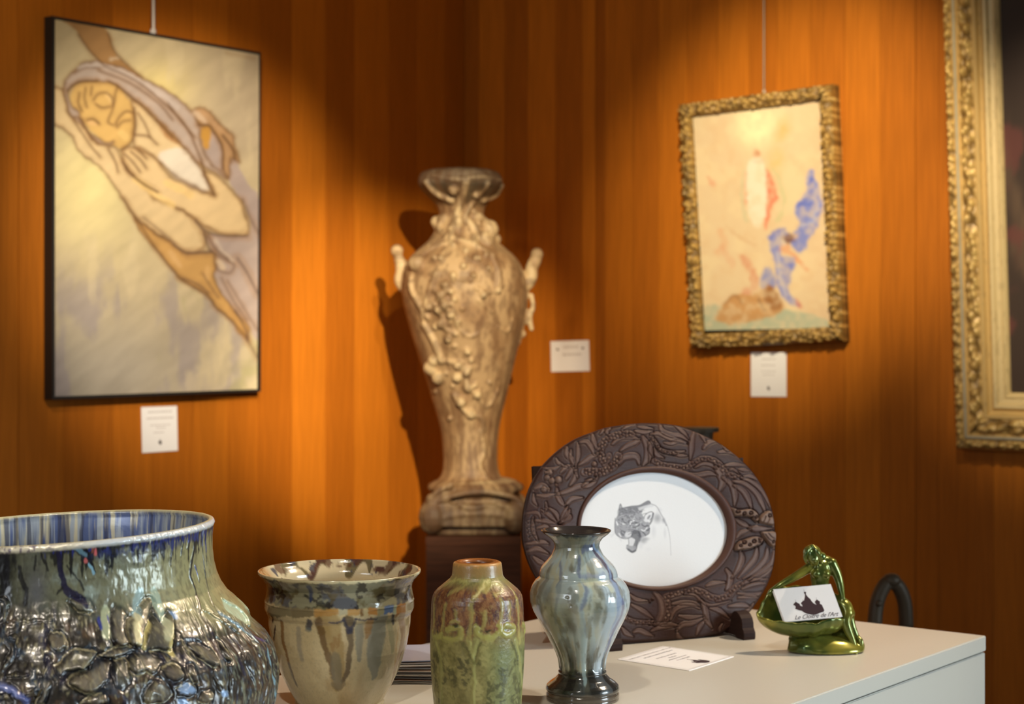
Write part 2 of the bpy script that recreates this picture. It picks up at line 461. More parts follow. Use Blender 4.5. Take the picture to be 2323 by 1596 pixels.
# ---------------------------------------------------------------- large relief pot, front left
def big_pot():
    root = empty('relief_pot', (*((np.array([(120-CX)/F*1.55, 1.55]))), ZT))
    tag(root, 'huge squat pot with flower and leaf relief under dripping blue grey glaze', 'pot')
    prof = [(1196, 357), (1204, 361), (1216, 359), (1235, 357), (1262, 357), (1290, 361), (1310, 366), (1334, 377), (1355, 393), (1372, 410), (1386, 425), (1400, 436), (1415, 445),
            (1432, 462), (1450, 481), (1467, 491), (1489, 499), (1507, 503), (1532, 507), (1560, 506), (1595, 500), (1640, 484), (1690, 455), (1730, 425), (1752, 405), (1761.6, 398)]
    Lt_ = Lathe(120, 1.55, prof, K=508)
    tw = lambda y: 1-smoothstep(1215, 1420, y)
    base_un = Lt_.unproj
    def un(P):
        P = np.asarray(P, float).reshape(-1, 2).copy()
        P[:, 1] += .043*(P[:, 0]-120)*tw(P[:, 1])
        return base_un(P)
    Lt_.unproj = un
    H = Lt_.canvas(1.2, (0,), -24, 96); X, Y = H.X, H.Y
    low = smoothstep(1350, 1430, 750+(Y-750)*1.55/(1.55-.2*np.cos(X/508))+18*(fbm(X/60, Y/60, 4)-.5)*2)       # where the modelled relief begins
    right = smoothstep(430, 640, X)
    n1 = ridged(X/66, Y/62, 1, 4); n2 = fbm(X/15, Y/15, 2, 3); n3 = ridged((X+.35*Y)/20, Y/95, 9, 3)
    cd, cs, cv = cells(X/34+1.2*fbm(X/40, Y/40, 8), Y/36+1.2*fbm(X/40, Y/40, 18), 3)
    PY = 750+(Y-750)*1.55/(1.55-.2*np.cos(X/508))
    rel = (n1-.5)*9+(.55-cd)*3.5+(n2-.5)*1.6
    rel = rel*(1-right)+right*((n3-.5)*8+(n2-.5)*2.5)
    up = (fbm(X/30, Y/34, 6)-.5)*5+(ridged(X/22, Y/20, 7)-.5)*1.6
    up *= (1-smoothstep(440, 560, X)*.75)
    H.a[..., 0] = rel*low+up*(1-low)*smoothstep(1206, 1240, Y)
    H.a[..., 0] += smoothstep(8, 0, np.abs(Y-1201))*2.0
    a1 = lambda P: q(P, 0, 1130, 6.65); a2 = lambda P: q(P, 300, 1130, 6.65)
    a3 = lambda P: q(P, 0, 1350, 6.488); a4 = lambda P: q(P, 300, 1350, 6.488)
    leafs = [a3([(1690, 190), (1620, 330), (1640, 480), (1640, 600), (1720, 730), (1900, 740), (1850, 520), (1860, 330), (1790, 230)]),
             a3([(1900, 720), (1870, 430), (2000, 250), (2150, 60), (2250, 120), (2215, 250), (2170, 400), (2110, 560), (2080, 780)]),
             a4([(150, 780), (200, 520), (300, 330), (420, 400), (540, 240), (590, 430), (590, 650), (560, 830), (400, 800), (250, 820)]),
             a3([(1430, 900), (1540, 850), (1700, 760), (1960, 740), (1960, 800), (1850, 890), (1650, 940)]),
             a3([(1490, 950), (1640, 930), (1620, 1150), (1560, 1290), (1400, 1420), (1200, 1420), (1000, 1280), (1100, 1150), (1280, 1090)]),
             a3([(780, 1030), (900, 970), (950, 880), (1100, 780), (1230, 800), (1430, 830), (1350, 1000), (1200, 1120), (950, 1140), (870, 1200)]),
             a3([(1010, 110), (1100, 60), (1250, 70), (1350, 130), (1390, 260), (1300, 290), (1230, 270), (1150, 260), (1080, 190)]),
             a3([(740, 540), (900, 560), (990, 680), (980, 780), (900, 850), (790, 810), (690, 650)]),
             a4([(800, 660), (950, 690), (1100, 760), (1200, 880), (1250, 1060), (1150, 1040), (950, 900), (850, 780)]),
             a4([(720, 640), (800, 830), (900, 950), (990, 1010), (960, 900), (850, 800), (770, 690)]),
             a4([(800, 1000), (900, 1050), (960, 1180), (980, 1290), (900, 1270), (830, 1150)]),
             a4([(1270, 660), (1350, 730), (1470, 960), (1400, 980), (1330, 860)]),
             a4([(0, 860), (200, 850), (400, 920), (430, 1030), (300, 1180), (180, 1130), (60, 1180), (-60, 1100), (-90, 960)]),
             a4([(440, 1080), (560, 1000), (700, 1060), (740, 1200), (600, 1260), (480, 1200)]),
             a4([(180, 1400), (330, 1230), (500, 1290), (600, 1440), (480, 1560), (300, 1590), (160, 1560)]),
             a4([(640, 1360), (800, 1290), (930, 1330), (900, 1450), (720, 1480)]),
             a4([(1000, 1400), (1150, 1380), (1190, 1500), (1100, 1590), (960, 1560)]),
             a3([(1680, 950), (1850, 930), (1900, 1100), (1950, 1200), (1850, 1380), (1700, 1350), (1660, 1150)]),
             a3([(560, 1200), (760, 1230), (740, 1400), (650, 1590), (520, 1590), (600, 1380)]),
             a3([(1180, 1590), (1300, 1480), (1500, 1430), (1600, 1500), (1560, 1600)])]
    hts = [7, 11, 12, 9, 10, 11, 8, 8, 10, 8, 9, 8, 11, 8, 10, 7, 9, 8, 8, 8]
    lm = Canvas(H.x0, H.y0, H.x0+(H.w-1)*1.2, H.y0+(H.h-1)*1.2, 1.2, (0,)); lm.map = H.map
    for k, (P, hh) in enumerate(zip(leafs, hts)):
        # a flap: high crisp edge on one side, sinking into the clay on the other
        tm = Canvas(H.x0, H.y0, H.x0+(H.w-1)*1.2, H.y0+(H.h-1)*1.2, 1.2, (0,)); tm.map = H.map
        tm.fill(P, (1,), 1, edge=9); m = tm.a[..., 0]
        Pc = H.conv(P); c0 = Pc.mean(0); sp = max(np.ptp(Pc[:, 0]), np.ptp(Pc[:, 1]))/2; an_ = 2.2+1.9*math.sin(k*2.3)
        ramp = np.clip(.5+.6*((X-c0[0])*math.cos(an_)+(Y-c0[1])*math.sin(an_))/sp, 0, 1)
        H.line(P+[P[0]], 15, (-3.5,), mode='add', prof='soft')
        H.a[..., 0] = H.a[..., 0]*(1-.75*m)+m*(hh*1.5*ramp+2-2.5*np.abs(np.sin(((X-c0[0])*math.sin(an_)-(Y-c0[1])*math.cos(an_))/sp*3.0)))
        lm.a[..., 0] = np.maximum(lm.a[..., 0], m*ramp)
    ridg = [(a3([(20, 440), (60, 600), (150, 720), (190, 800), (130, 950), (40, 1100)]), 11, 8), (a3([(150, 590), (240, 650), (280, 760), (260, 880)]), 9, 7),
            (a3([(0, 30), (60, 40), (105, 130), (95, 250), (60, 400)]), 12, 9), (a3([(90, 1190), (250, 1160), (430, 1160)]), 9, 7),
            (a3([(-60, 1320), (150, 1370), (250, 1450), (390, 1550)]), 14, 9), (a3([(480, 1250), (545, 1290), (530, 1380), (350, 1420)]), 8, 7),
            (a3([(30, 1530), (90, 1490), (150, 1500), (200, 1570)]), 8, 6), (a3([(400, 1480), (470, 1440), (560, 1480)]), 8, 6),
            (a3([(690, 930), (720, 1010), (650, 1200), (620, 1400)]), 7, 5), (a3([(60, 378), (400, 372), (780, 380)]), 6, 4),
            (a4([(1330, 60), (1480, 130), (1590, 220), (1680, 350), (1700, 430)]), 16, 7), (a4([(1060, 230), (1250, 330), (1400, 430), (1560, 560)]), 9, 6),
            (a4([(1300, 280), (1500, 400), (1640, 520), (1780, 660)]), 8, 5), (a4([(1600, 760), (1650, 950), (1760, 1180), (1800, 1400)]), 7, 5),
            (a4([(1750, 700), (1900, 950), (1960, 1200)]), 6, 4), (a4([(1960, 660), (2040, 760), (2040, 900)]), 9, 5), (a4([(1400, 1000), (1450, 1200), (1420, 1400)]), 9, 6),
            (a4([(1200, 1060), (1220, 1250), (1290, 1400)]), 9, 6)]
    for P, wd, hh in ridg:
        H.line(P, wd*2.2, (-3,), mode='add', prof='soft'); H.line(P, wd, (hh,), mode='add', prof='round', taper=(.5, 1, 1, .4))
    for r_ in (15, 10, 5):                                      # rosette
        xx, yy = a3([(1985, 1010)])[0]
        ang = np.linspace(0, 6.283, 14)
        H.line([(xx+r_*math.cos(t), yy+r_*math.sin(t)) for t in ang], 3.2, (3.2,), mode='add', prof='round')
    H.warp(5, 16, seed=3); H.blur(1)
    h = H.a[..., 0]
    C = Lt_.canvas(1.2, (0, 0, 0), -24, 96)
    base = np.zeros(X.shape+(3,))
    # neck: olive grey green, yellower to the right, black brown to the left
    base[:] = S((134, 134, 106))
    base = mixc(base, S((168, 182, 170)), smoothstep(.45, .7, fbm(X/40, Y/34, 11))*np.exp(-((X-215)/110)**2)*.8)
    base = mixc(base, S((165, 160, 112)), smoothstep(330, 620, X)*.75)
    base = mixc(base, S((92, 86, 66)), smoothstep(.56, .66, fbm(X/7, Y/9, 5))*.45)
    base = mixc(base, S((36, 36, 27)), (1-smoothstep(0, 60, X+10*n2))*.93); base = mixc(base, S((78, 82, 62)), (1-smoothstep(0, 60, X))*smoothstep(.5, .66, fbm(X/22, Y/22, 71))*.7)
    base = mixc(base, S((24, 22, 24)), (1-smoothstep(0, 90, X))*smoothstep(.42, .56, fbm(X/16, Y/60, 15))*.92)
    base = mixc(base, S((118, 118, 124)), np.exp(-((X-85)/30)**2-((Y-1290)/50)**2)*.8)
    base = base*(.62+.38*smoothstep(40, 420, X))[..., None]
    # lower relief: metallic brown black, crests cream
    rock = np.zeros_like(base); rock[:] = S((58, 52, 44))
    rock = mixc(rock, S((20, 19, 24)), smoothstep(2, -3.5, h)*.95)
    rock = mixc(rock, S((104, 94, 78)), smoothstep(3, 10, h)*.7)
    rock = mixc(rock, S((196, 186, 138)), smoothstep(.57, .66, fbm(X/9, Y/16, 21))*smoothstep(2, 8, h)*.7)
    rock = mixc(rock, S((112, 84, 60)), smoothstep(.55, .7, fbm(X/30, Y/30, 23))*.5)
    rock = mixc(rock, S((70, 92, 112)), smoothstep(.62, .72, fbm(X/22, Y/26, 27))*.55)
    rock = mixc(rock, S((34, 36, 70)), smoothstep(.62, .70, fbm(X/18, Y/40, 31))*.6)
    rock = mixc(rock, S((150, 160, 140)), smoothstep(.6, .7, fbm(X/6, Y/30, 33))*right*.7)
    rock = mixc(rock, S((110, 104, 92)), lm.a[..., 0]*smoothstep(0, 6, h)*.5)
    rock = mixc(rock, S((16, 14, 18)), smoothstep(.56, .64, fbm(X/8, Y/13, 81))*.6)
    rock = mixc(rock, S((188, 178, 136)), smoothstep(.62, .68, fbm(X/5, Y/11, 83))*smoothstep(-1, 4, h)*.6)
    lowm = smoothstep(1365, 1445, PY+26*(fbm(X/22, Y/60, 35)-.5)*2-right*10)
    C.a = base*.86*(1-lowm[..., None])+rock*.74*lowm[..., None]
    NAVY = S((30, 30, 66)); BLK = S((13, 12, 18))
    for k, P in enumerate(leafs):
        C.fill(P, S([(112, 106, 92), (128, 116, 96), (96, 92, 78)][k % 3]), .5, 2, edge=12)
        C.line(P+[P[0]], 6, BLK, .6, 3.5)
        n_ = len(P)//2+1; C.line(P[:n_] if k % 2 else P[n_-1:], 1.6, S((206, 192, 146)), .6, 1)
    fl = 8+64*smoothstep(.38, .78, vnoise(X/6.5, Y*0+3, 5))*(.4+.6*vnoise(X/24, Y*0, 6))
    fr = smoothstep(fl+4, fl-4, Y-1208)*smoothstep(60, 150, X)*smoothstep(1207, 1211, Y)
    C.a = mixc(C.a, BLK, fr*.9); C.a = mixc(C.a, S((40, 48, 116)), fr*smoothstep(.5, .7, vnoise(X/5, Y/14, 8))*smoothstep(1232, 1212, Y))
    # pale glaze tongues running down between the petals
    C.line(a3([(1560, 250), (1540, 400), (1560, 560)]), 22, S((165, 172, 140)), .9, 3)
    C.line(a4([(120, -20), (60, 120), (40, 300)]), 20, S((140, 165, 165)), .8, 4)
    C.line(a4([(330, 30), (400, 250), (450, 420)]), 30, S((150, 168, 150)), .9, 4, taper=(1, .8, .3))
    C.line(a4([(60, 350), (30, 500), (60, 650)]), 16, S((215, 205, 160)), .8, 4)
    C.line(a4([(230, 400), (180, 600), (170, 760)]), 9, S((205, 192, 130)), .9, 2)
    C.line(a4([(560, 480), (540, 700), (560, 850)]), 13, S((190, 176, 112)), .85, 3)
    C.line(a4([(480, 400), (500, 480), (470, 600)]), 16, S((200, 198, 160)), .7, 4)
    C.fill(a4([(1330, 50), (1500, 130), (1600, 220), (1680, 330), (1690, 420), (1600, 380), (1450, 280), (1350, 180)]), S((176, 190, 160)), .95, 2)
    C.line(a4([(1300, 280), (1500, 400), (1640, 520), (1800, 640)]), 11, S((118, 146, 160)), .8, 3)
    C.line(a4([(1950, 680), (2000, 900), (2060, 1180), (2080, 1590)]), 9, S((120, 156, 172)), .85, 2)
    C.line(a4([(1820, 620), (1960, 680)]), 6, S((60, 62, 120)), .8, 2)
    for cx_, cy_ in [(800, 1340), (860, 1390), (740, 1400), (740, 1570), (1350, 1440), (600, 300)]:
        C.dot(*a4([(cx_, cy_)])[0], 13, 8, S((128, 158, 196)), .85, rot=.3)
    C.line(a3([(-60, 1320), (150, 1370), (250, 1450), (390, 1550)]), 11, S((92, 104, 158)), .9, 3)
    C.dot(*a3([(1460, 420)])[0], 6, 13, S((34, 48, 128)), .9)
    C.dot(*a3([(1590, 370)])[0], 4, 9, S((34, 48, 128)), .9)
    # drips under the rim
    for P, wd in [([(10, 600), (0, 800)], 34), ([(130, 600), (190, 700), (160, 800)], 46), ([(350, 560), (345, 700), (330, 780)], 30), ([(430, 560), (460, 650), (490, 780)], 34),
                  ([(610, 540), (600, 760), (580, 900), (575, 1030)], 46), ([(690, 540), (690, 660)], 24), ([(760, 540), (770, 650), (740, 800), (730, 890)], 40), ([(860, 520), (850, 640), (820, 770)], 42),
                  ([(960, 470), (940, 600), (930, 760), (900, 880), (880, 1030), (870, 1180), (900, 1280), (940, 1400), (990, 1590), (1010, 1750)], 58),
                  ([(1000, 470), (975, 640), (1010, 800)], 22), ([(1050, 400), (1055, 700), (1075, 950), (1100, 1180), (1130, 1330), (1200, 1590), (1290, 1750)], 22),
                  ([(1110, 450), (1110, 800), (1120, 1020)], 22), ([(940, 1020), (980, 1150), (1010, 1270)], 22), ([(250, 560), (240, 640)], 24), ([(530, 560), (550, 700)], 26)]:
        P = a2(P); wd *= 1.35; C.line(P, wd/6.65, BLK, .93, 1.0, taper=(1.2, 1, .8, .35)); C.line(P[:2], wd/6.65*1.3, S((44, 52, 120)), .8, 1.5)
        H.line(P, wd/6.65*1.1, (1.6,), mode='add', prof='round', taper=(1.2, 1, .5))
    C.line(a2([(1052, 380), (1055, 560), (1065, 760)]), 3, S((190, 205, 220)), .8, 1)
    C.line(a2([(270, 480), (265, 690)]), 7, S((225, 230, 226)), .9, 1.5, taper=(1.3, 1, .5))
    P = a1([(820, 690), (880, 850), (900, 1050), (950, 1250), (1000, 1400), (1120, 1480), (1250, 1560), (1300, 1640)])
    C.line(P, 13, S((30, 26, 52)), .95, 1.5, taper=(.7, 1, 1.2, 1.3, .8))
    C.line(a1([(1290, 790), (1350, 930), (1420, 1130)]), 7, BLK, .95, 1); C.line(a1([(1340, 1020), (1410, 1150)]), 6, S((140, 184, 204)), .9, 1.2)
    C.line(a1([(1060, 730), (1180, 800), (1290, 880)]), 9, S((112, 150, 168)), .7, 2)
    C.dot(*a1([(1440, 830)])[0], 6, 9, S((214, 104, 108)), .9); C.dot(*a1([(1290, 970)])[0], 8, 6, S((206, 108, 106)), .85); C.dot(*a1([(1390, 800)])[0], 5, 7, S((150, 84, 70)), .7)
    for P, wd in [([(1460, 700), (1490, 900)], 9), ([(1660, 760), (1680, 980), (1660, 1060)], 6), ([(1720, 760), (1720, 900)], 6), ([(2080, 830), (2110, 950)], 11), ([(1980, 640), (1970, 800)], 6), ([(1560, 730), (1545, 800)], 5), ([(1210, 700), (1300, 800)], 8)]:
        C.line(a1(P), wd, BLK, .95, 1)
    for P, wd in [([(110, 700), (120, 1000), (110, 1300), (130, 1500)], 13), ([(300, 1080), (330, 1250), (400, 1400), (380, 1590)], 12), ([(540, 900), (520, 1100)], 5), ([(620, 750), (640, 900), (720, 1100)], 6), ([(860, 1450), (940, 1380)], 5), ([(1010, 1050), (1200, 1270), (1270, 1400)], 4), ([(40, 700), (60, 900)], 12)]:
        C.line(a1(P), wd, S((17, 15, 20)), .85, 2)
    # rim: cream lip broken by violet and blue
    C.warp(3, 6, 9)
    rimm = smoothstep(1211, 1205, Y+3*(fbm(X/12, Y/12, 41)-.5))
    rc = np.zeros_like(base); rc[:] = S((214, 204, 178))
    rc = mixc(rc, S((96, 80, 108)), smoothstep(.52, .62, fbm(X/10, Y/8, 43))*.8*(1-smoothstep(60, 160, X)*.7))
    rc = mixc(rc, S((205, 214, 224)), smoothstep(150, 300, X)*.7)
    rc = mixc(rc, S((58, 50, 46)), (1-smoothstep(-60, 30, X))*smoothstep(.45, .6, fbm(X/14, Y/6, 44))*.8)
    C.a = C.a*(1-rimm[..., None])+rc*rimm[..., None]
    bl = np.exp(-((Y-1224)/9)**2)*smoothstep(180, 300, X)*smoothstep(.4, .55, fbm(X/8, Y/16, 45))
    C.a = mixc(C.a, S((44, 54, 104)), bl*.6)
    def inner(th, d):
        u = np.degrees(th)*2.6+60
        c = np.zeros(th.shape+(3,)); c[:] = S((176, 184, 192)); dd = 0*u+d
        c = mixc(c, S((96, 112, 158)), smoothstep(.42, .6, fbm(u/6, dd/260, 51)))
        c = mixc(c, S((226, 216, 180)), smoothstep(.54, .64, fbm(u/4, dd/160, 52))*.85)
        c = mixc(c, S((52, 52, 78)), smoothstep(.55, .66, fbm(u/4.5, dd/200, 53))*.7)
        b = np.degrees(np.mod(th, 2*math.pi)); c = mixc(c, S((66, 60, 56)), (1-smoothstep(115, 170, b))*.65)
        c = mixc(c, S((222, 208, 158)), (1-smoothstep(3, 9, dd+4*fbm(u/4, dd/9, 55)))*.9)
        c = mixc(c, S((36, 30, 52)), np.exp(-((dd-4)/1.8)**2)*smoothstep(.35, .5, fbm(u/9, dd*0, 56))*.8)
        return c
    ths = np.concatenate([np.radians(np.linspace(-22, 97, 620)), np.radians(np.linspace(97, 338, 640)[1:-1])])
    def zt(V):
        row = HY-(V[..., 2]-CZ)/Lt_.k; V = V.copy()
        V[..., 2] += .043*(V[..., 0]-Lt_.c[0])*tw(row)
        return V
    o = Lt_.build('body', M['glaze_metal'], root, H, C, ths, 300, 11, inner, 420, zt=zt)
    return root
big_pot()

# ---------------------------------------------------------------- cream flared pot
def cream_pot():
    Yd = 1.86
    prof = [(1292, 184), (1297, 184), (1303, 179), (1311, 172), (1320, 166), (1332, 164), (1345, 165.5), (1353, 167.5), (1358, 168.5), (1376, 168.5), (1384, 165.5), (1388, 162), (1396, 161),
            (1412, 160), (1445, 155.5), (1467, 151.5), (1493, 143.5), (1521, 133), (1543, 122.5), (1562, 112), (1578, 103), (1586, 98), (1588, 101), (1593, 101)]
    Lt_ = Lathe(770.5, Yd, prof)
    root = empty('cream_pot', (*Lt_.c, ZT)); tag(root, 'cream flared pot with brown and blue drips and a raised band, beside the relief pot', 'pot')
    H = Lt_.canvas(1.0, (0,), -92, 92); C = Lt_.canvas(1.0, (0, 0, 0), -92, 92); X, Y = C.X, C.Y
    H.a[..., 0] = (fbm(X/30, Y/30, 3)-.5)*1.6+np.exp(-((Y-1359)/1.5)**2)*.8+np.exp(-((Y-1388)/1.8)**2)*1.0
    c = np.zeros(X.shape+(3,)); c[:] = S((222, 204, 160))
    c = mixc(c, S((190, 160, 112)), smoothstep(.5, .75, fbm(X/50, Y/60, 4))*.6)
    c = mixc(c, S((182, 186, 168)), smoothstep(10, 130, X)*.5)
    c = mixc(c, S((150, 142, 118)), smoothstep(.62, .7, fbm(X/3, Y/3, 5, 2))*.25)
    C.a = c
    z = lambda P: q(P, 570, 1250, 4.6125)
    BR = S((112, 84, 48)); OC = S((176, 134, 66)); NV = S((38, 46, 76)); GR = S((140, 146, 140))
    C.line(z([(800, 740), (830, 900), (880, 1100), (900, 1300), (910, 1380)]), 46, S((168, 140, 82)), .75, 4, taper=(1.2, 1.2, 1, .9, .8))
    C.line(z([(700, 730), (740, 900), (800, 1080), (850, 1250), (870, 1330)]), 15, BR, .85, 3, taper=(1.3, 1, .9, .8, .6))
    C.line(z([(1020, 720), (1040, 900), (1030, 1080), (1010, 1250), (960, 1360)]), 14, S((92, 74, 52)), .85, 3, taper=(1.4, 1, .9, .9, .8))
    C.line(z([(880, 1120), (890, 1250), (910, 1390)]), 26, S((128, 118, 92)), .8, 4)
    C.line(z([(860, 1390), (910, 1425), (970, 1390)]), 12, S((138, 122, 88)), .7, 3)
    C.line(z([(840, 950), (850, 1050), (870, 900), (900, 1000), (920, 880)]), 5, S((150, 108, 52)), .6, 2)
    C.line(z([(970, 720), (1010, 800), (1040, 840)]), 10, NV, .85, 2); C.line(z([(1090, 710), (1060, 790), (1040, 850)]), 7, NV, .8, 2)
    C.line(z([(1130, 800), (1130, 950), (1120, 1130)]), 20, GR, .75, 4, taper=(1, 1, .6))
    C.line(z([(1340, 730), (1320, 900), (1290, 1080), (1290, 1300)]), 44, S((142, 148, 142)), .85, 5, taper=(.9, 1.1, 1, .5))
    C.line(z([(1230, 740), (1220, 850), (1200, 900)]), 14, S((168, 128, 74)), .8, 3, taper=(1.4, 1, .4))
    C.line(z([(1480, 680), (1480, 740)]), 10, NV, .85, 2)
    C.line(z([(1580, 660), (1590, 850), (1560, 1050), (1500, 1250), (1470, 1370)]), 24, S((134, 104, 66)), .85, 3, taper=(1.2, 1.1, 1, .8, .4))
    C.line(z([(1540, 800), (1520, 950), (1500, 1200)]), 5, S((180, 150, 96)), .7, 2); C.line(z([(1440, 740), (1470, 900), (1480, 1040)]), 14, S((156, 160, 136)), .7, 4)
    C.line(z([(320, 740), (330, 900), (370, 1080), (420, 1240), (470, 1390)]), 13, S((142, 100, 52)), .85, 3, taper=(1.1, 1, .9, .8, .5))
    C.line(z([(400, 1180), (430, 1300), (470, 1390)]), 12, S((120, 116, 106)), .7, 3)
    C.line(z([(500, 820), (510, 1000), (530, 1130)]), 12, S((164, 156, 140)), .7, 4); C.line(z([(600, 730), (600, 790)]), 15, NV, .85, 2.5); C.dot(*z([(600, 820)])[0], 9, 6, S((120, 130, 130)), .6)
    C.line(z([(215, 680), (225, 750)]), 7, S((20, 22, 44)), .9, 1.5); C.line(z([(250, 800), (240, 920)]), 8, S((24, 26, 50)), .9, 1.5)
    C.line(z([(820, 735), (900, 745), (960, 725)]), 4, S((30, 38, 80)), .8, 1); C.line(z([(1090, 705), (1200, 715), (1310, 700)]), 4, S((36, 44, 86)), .7, 1.4)
    # band with ochre, white and blue cells
    band = lambda a, b, col, al=.9: C.fill(z([(a, 560-(a-640)*.04), (b, 555-(b-640)*.05), (b, 665-(b-640)*.02), (a, 685-(a-640)*.02)]), S(col), al, 1.5, smooth=False)
    for a, b, col in [(180, 420, (132, 124, 96)), (420, 660, (124, 112, 84)), (660, 920, (188, 142, 76)), (920, 1020, (196, 190, 160)), (1020, 1140, (204, 160, 96)), (1140, 1170, (130, 96, 56)), (1170, 1220, (206, 194, 150)), (1220, 1320, (190, 136, 66)), (1320, 1380, (150, 150, 120)), (1380, 1480, (66, 104, 158)), (1480, 1510, (150, 168, 150)), (1510, 1610, (160, 112, 58)), (1610, 1700, (176, 174, 152))]:
        band(a, b, col)
    C.fill(z([(1310, 470), (1430, 455), (1440, 500), (1320, 510)]), S((96, 132, 180)), .85, 2); C.fill(z([(1480, 430), (1600, 405), (1610, 500), (1500, 520)]), S((176, 124, 66)), .8, 2)
    # flared collar
    col = smoothstep(1357, 1353, Y)
    cc = np.zeros_like(c); cc[:] = S((150, 148, 122))
    cc = mixc(cc, S((62, 70, 100)), smoothstep(.52, .62, fbm(X/34, Y/26, 61))*.7)
    cc = mixc(cc, S((96, 82, 40)), smoothstep(.54, .64, fbm(X/32, Y/30, 62))*.75)
    cc = mixc(cc, S((36, 32, 34)), smoothstep(.6, .66, fbm(X/26, Y/16, 63))*.8)
    C.a = C.a*(1-col[..., None])+cc*col[..., None]
    C.a = mixc(C.a, S((212, 200, 160)), smoothstep(1299, 1296, Y+fbm(X/6, Y/6, 64)*2-1))
    C.line(z([(610, 380), (615, 520)]), 9, S((50, 66, 108)), .8, 2); C.line(z([(210, 360), (215, 440)]), 8, S((46, 34, 44)), .8, 2); C.line(z([(315, 340), (325, 430)]), 6, S((70, 44, 26)), .8, 2)
    C.dot(*z([(755, 1460)])[0], 1.3, 1.3, S((70, 60, 40)), .8); C.dot(*z([(1215, 1475)])[0], .9, 3, S((70, 60, 40)), .8, rot=.4)
    C.warp(5, 14, 26); C.warp(2.5, 4); C.blur(1)
    def inner(th, d):
        b = np.degrees(np.mod(th, 2*math.pi)); u = b/9.0; dd = 0*u+d
        c = np.zeros(th.shape+(3,)); c[:] = S((208, 192, 156))
        wid = 16+14*np.sin(u*1.9+1)+8*np.sin(u*3.3)
        k = smoothstep(.5, .58, fbm(u*.8, dd/60, 71))*(1-smoothstep(wid+8, wid+13, dd))
        c = mixc(c, S((84, 72, 38)), k*.85)
        k = smoothstep(.54, .6, fbm(u*1.1, dd/22, 72))*(1-smoothstep(wid, wid+8, dd)); c = mixc(c, S((44, 50, 76)), k*.85)
        k = smoothstep(.55, .62, fbm(u*.9, dd/30, 73))*(1-smoothstep(wid+4, wid+12, dd)); c = mixc(c, S((92, 54, 36)), k*.8)
        c = mixc(c, S((160, 118, 70)), smoothstep(245, 268, b)*(1-smoothstep(283, 300, b))*(1-smoothstep(30, 40, dd))*.8)
        return c
    ths = np.linspace(-math.pi, math.pi, 421)[:-1]
    o = Lt_.build('body', M['glaze'], root, H, C, ths, 240, 6, inner, 250)
cream_pot()

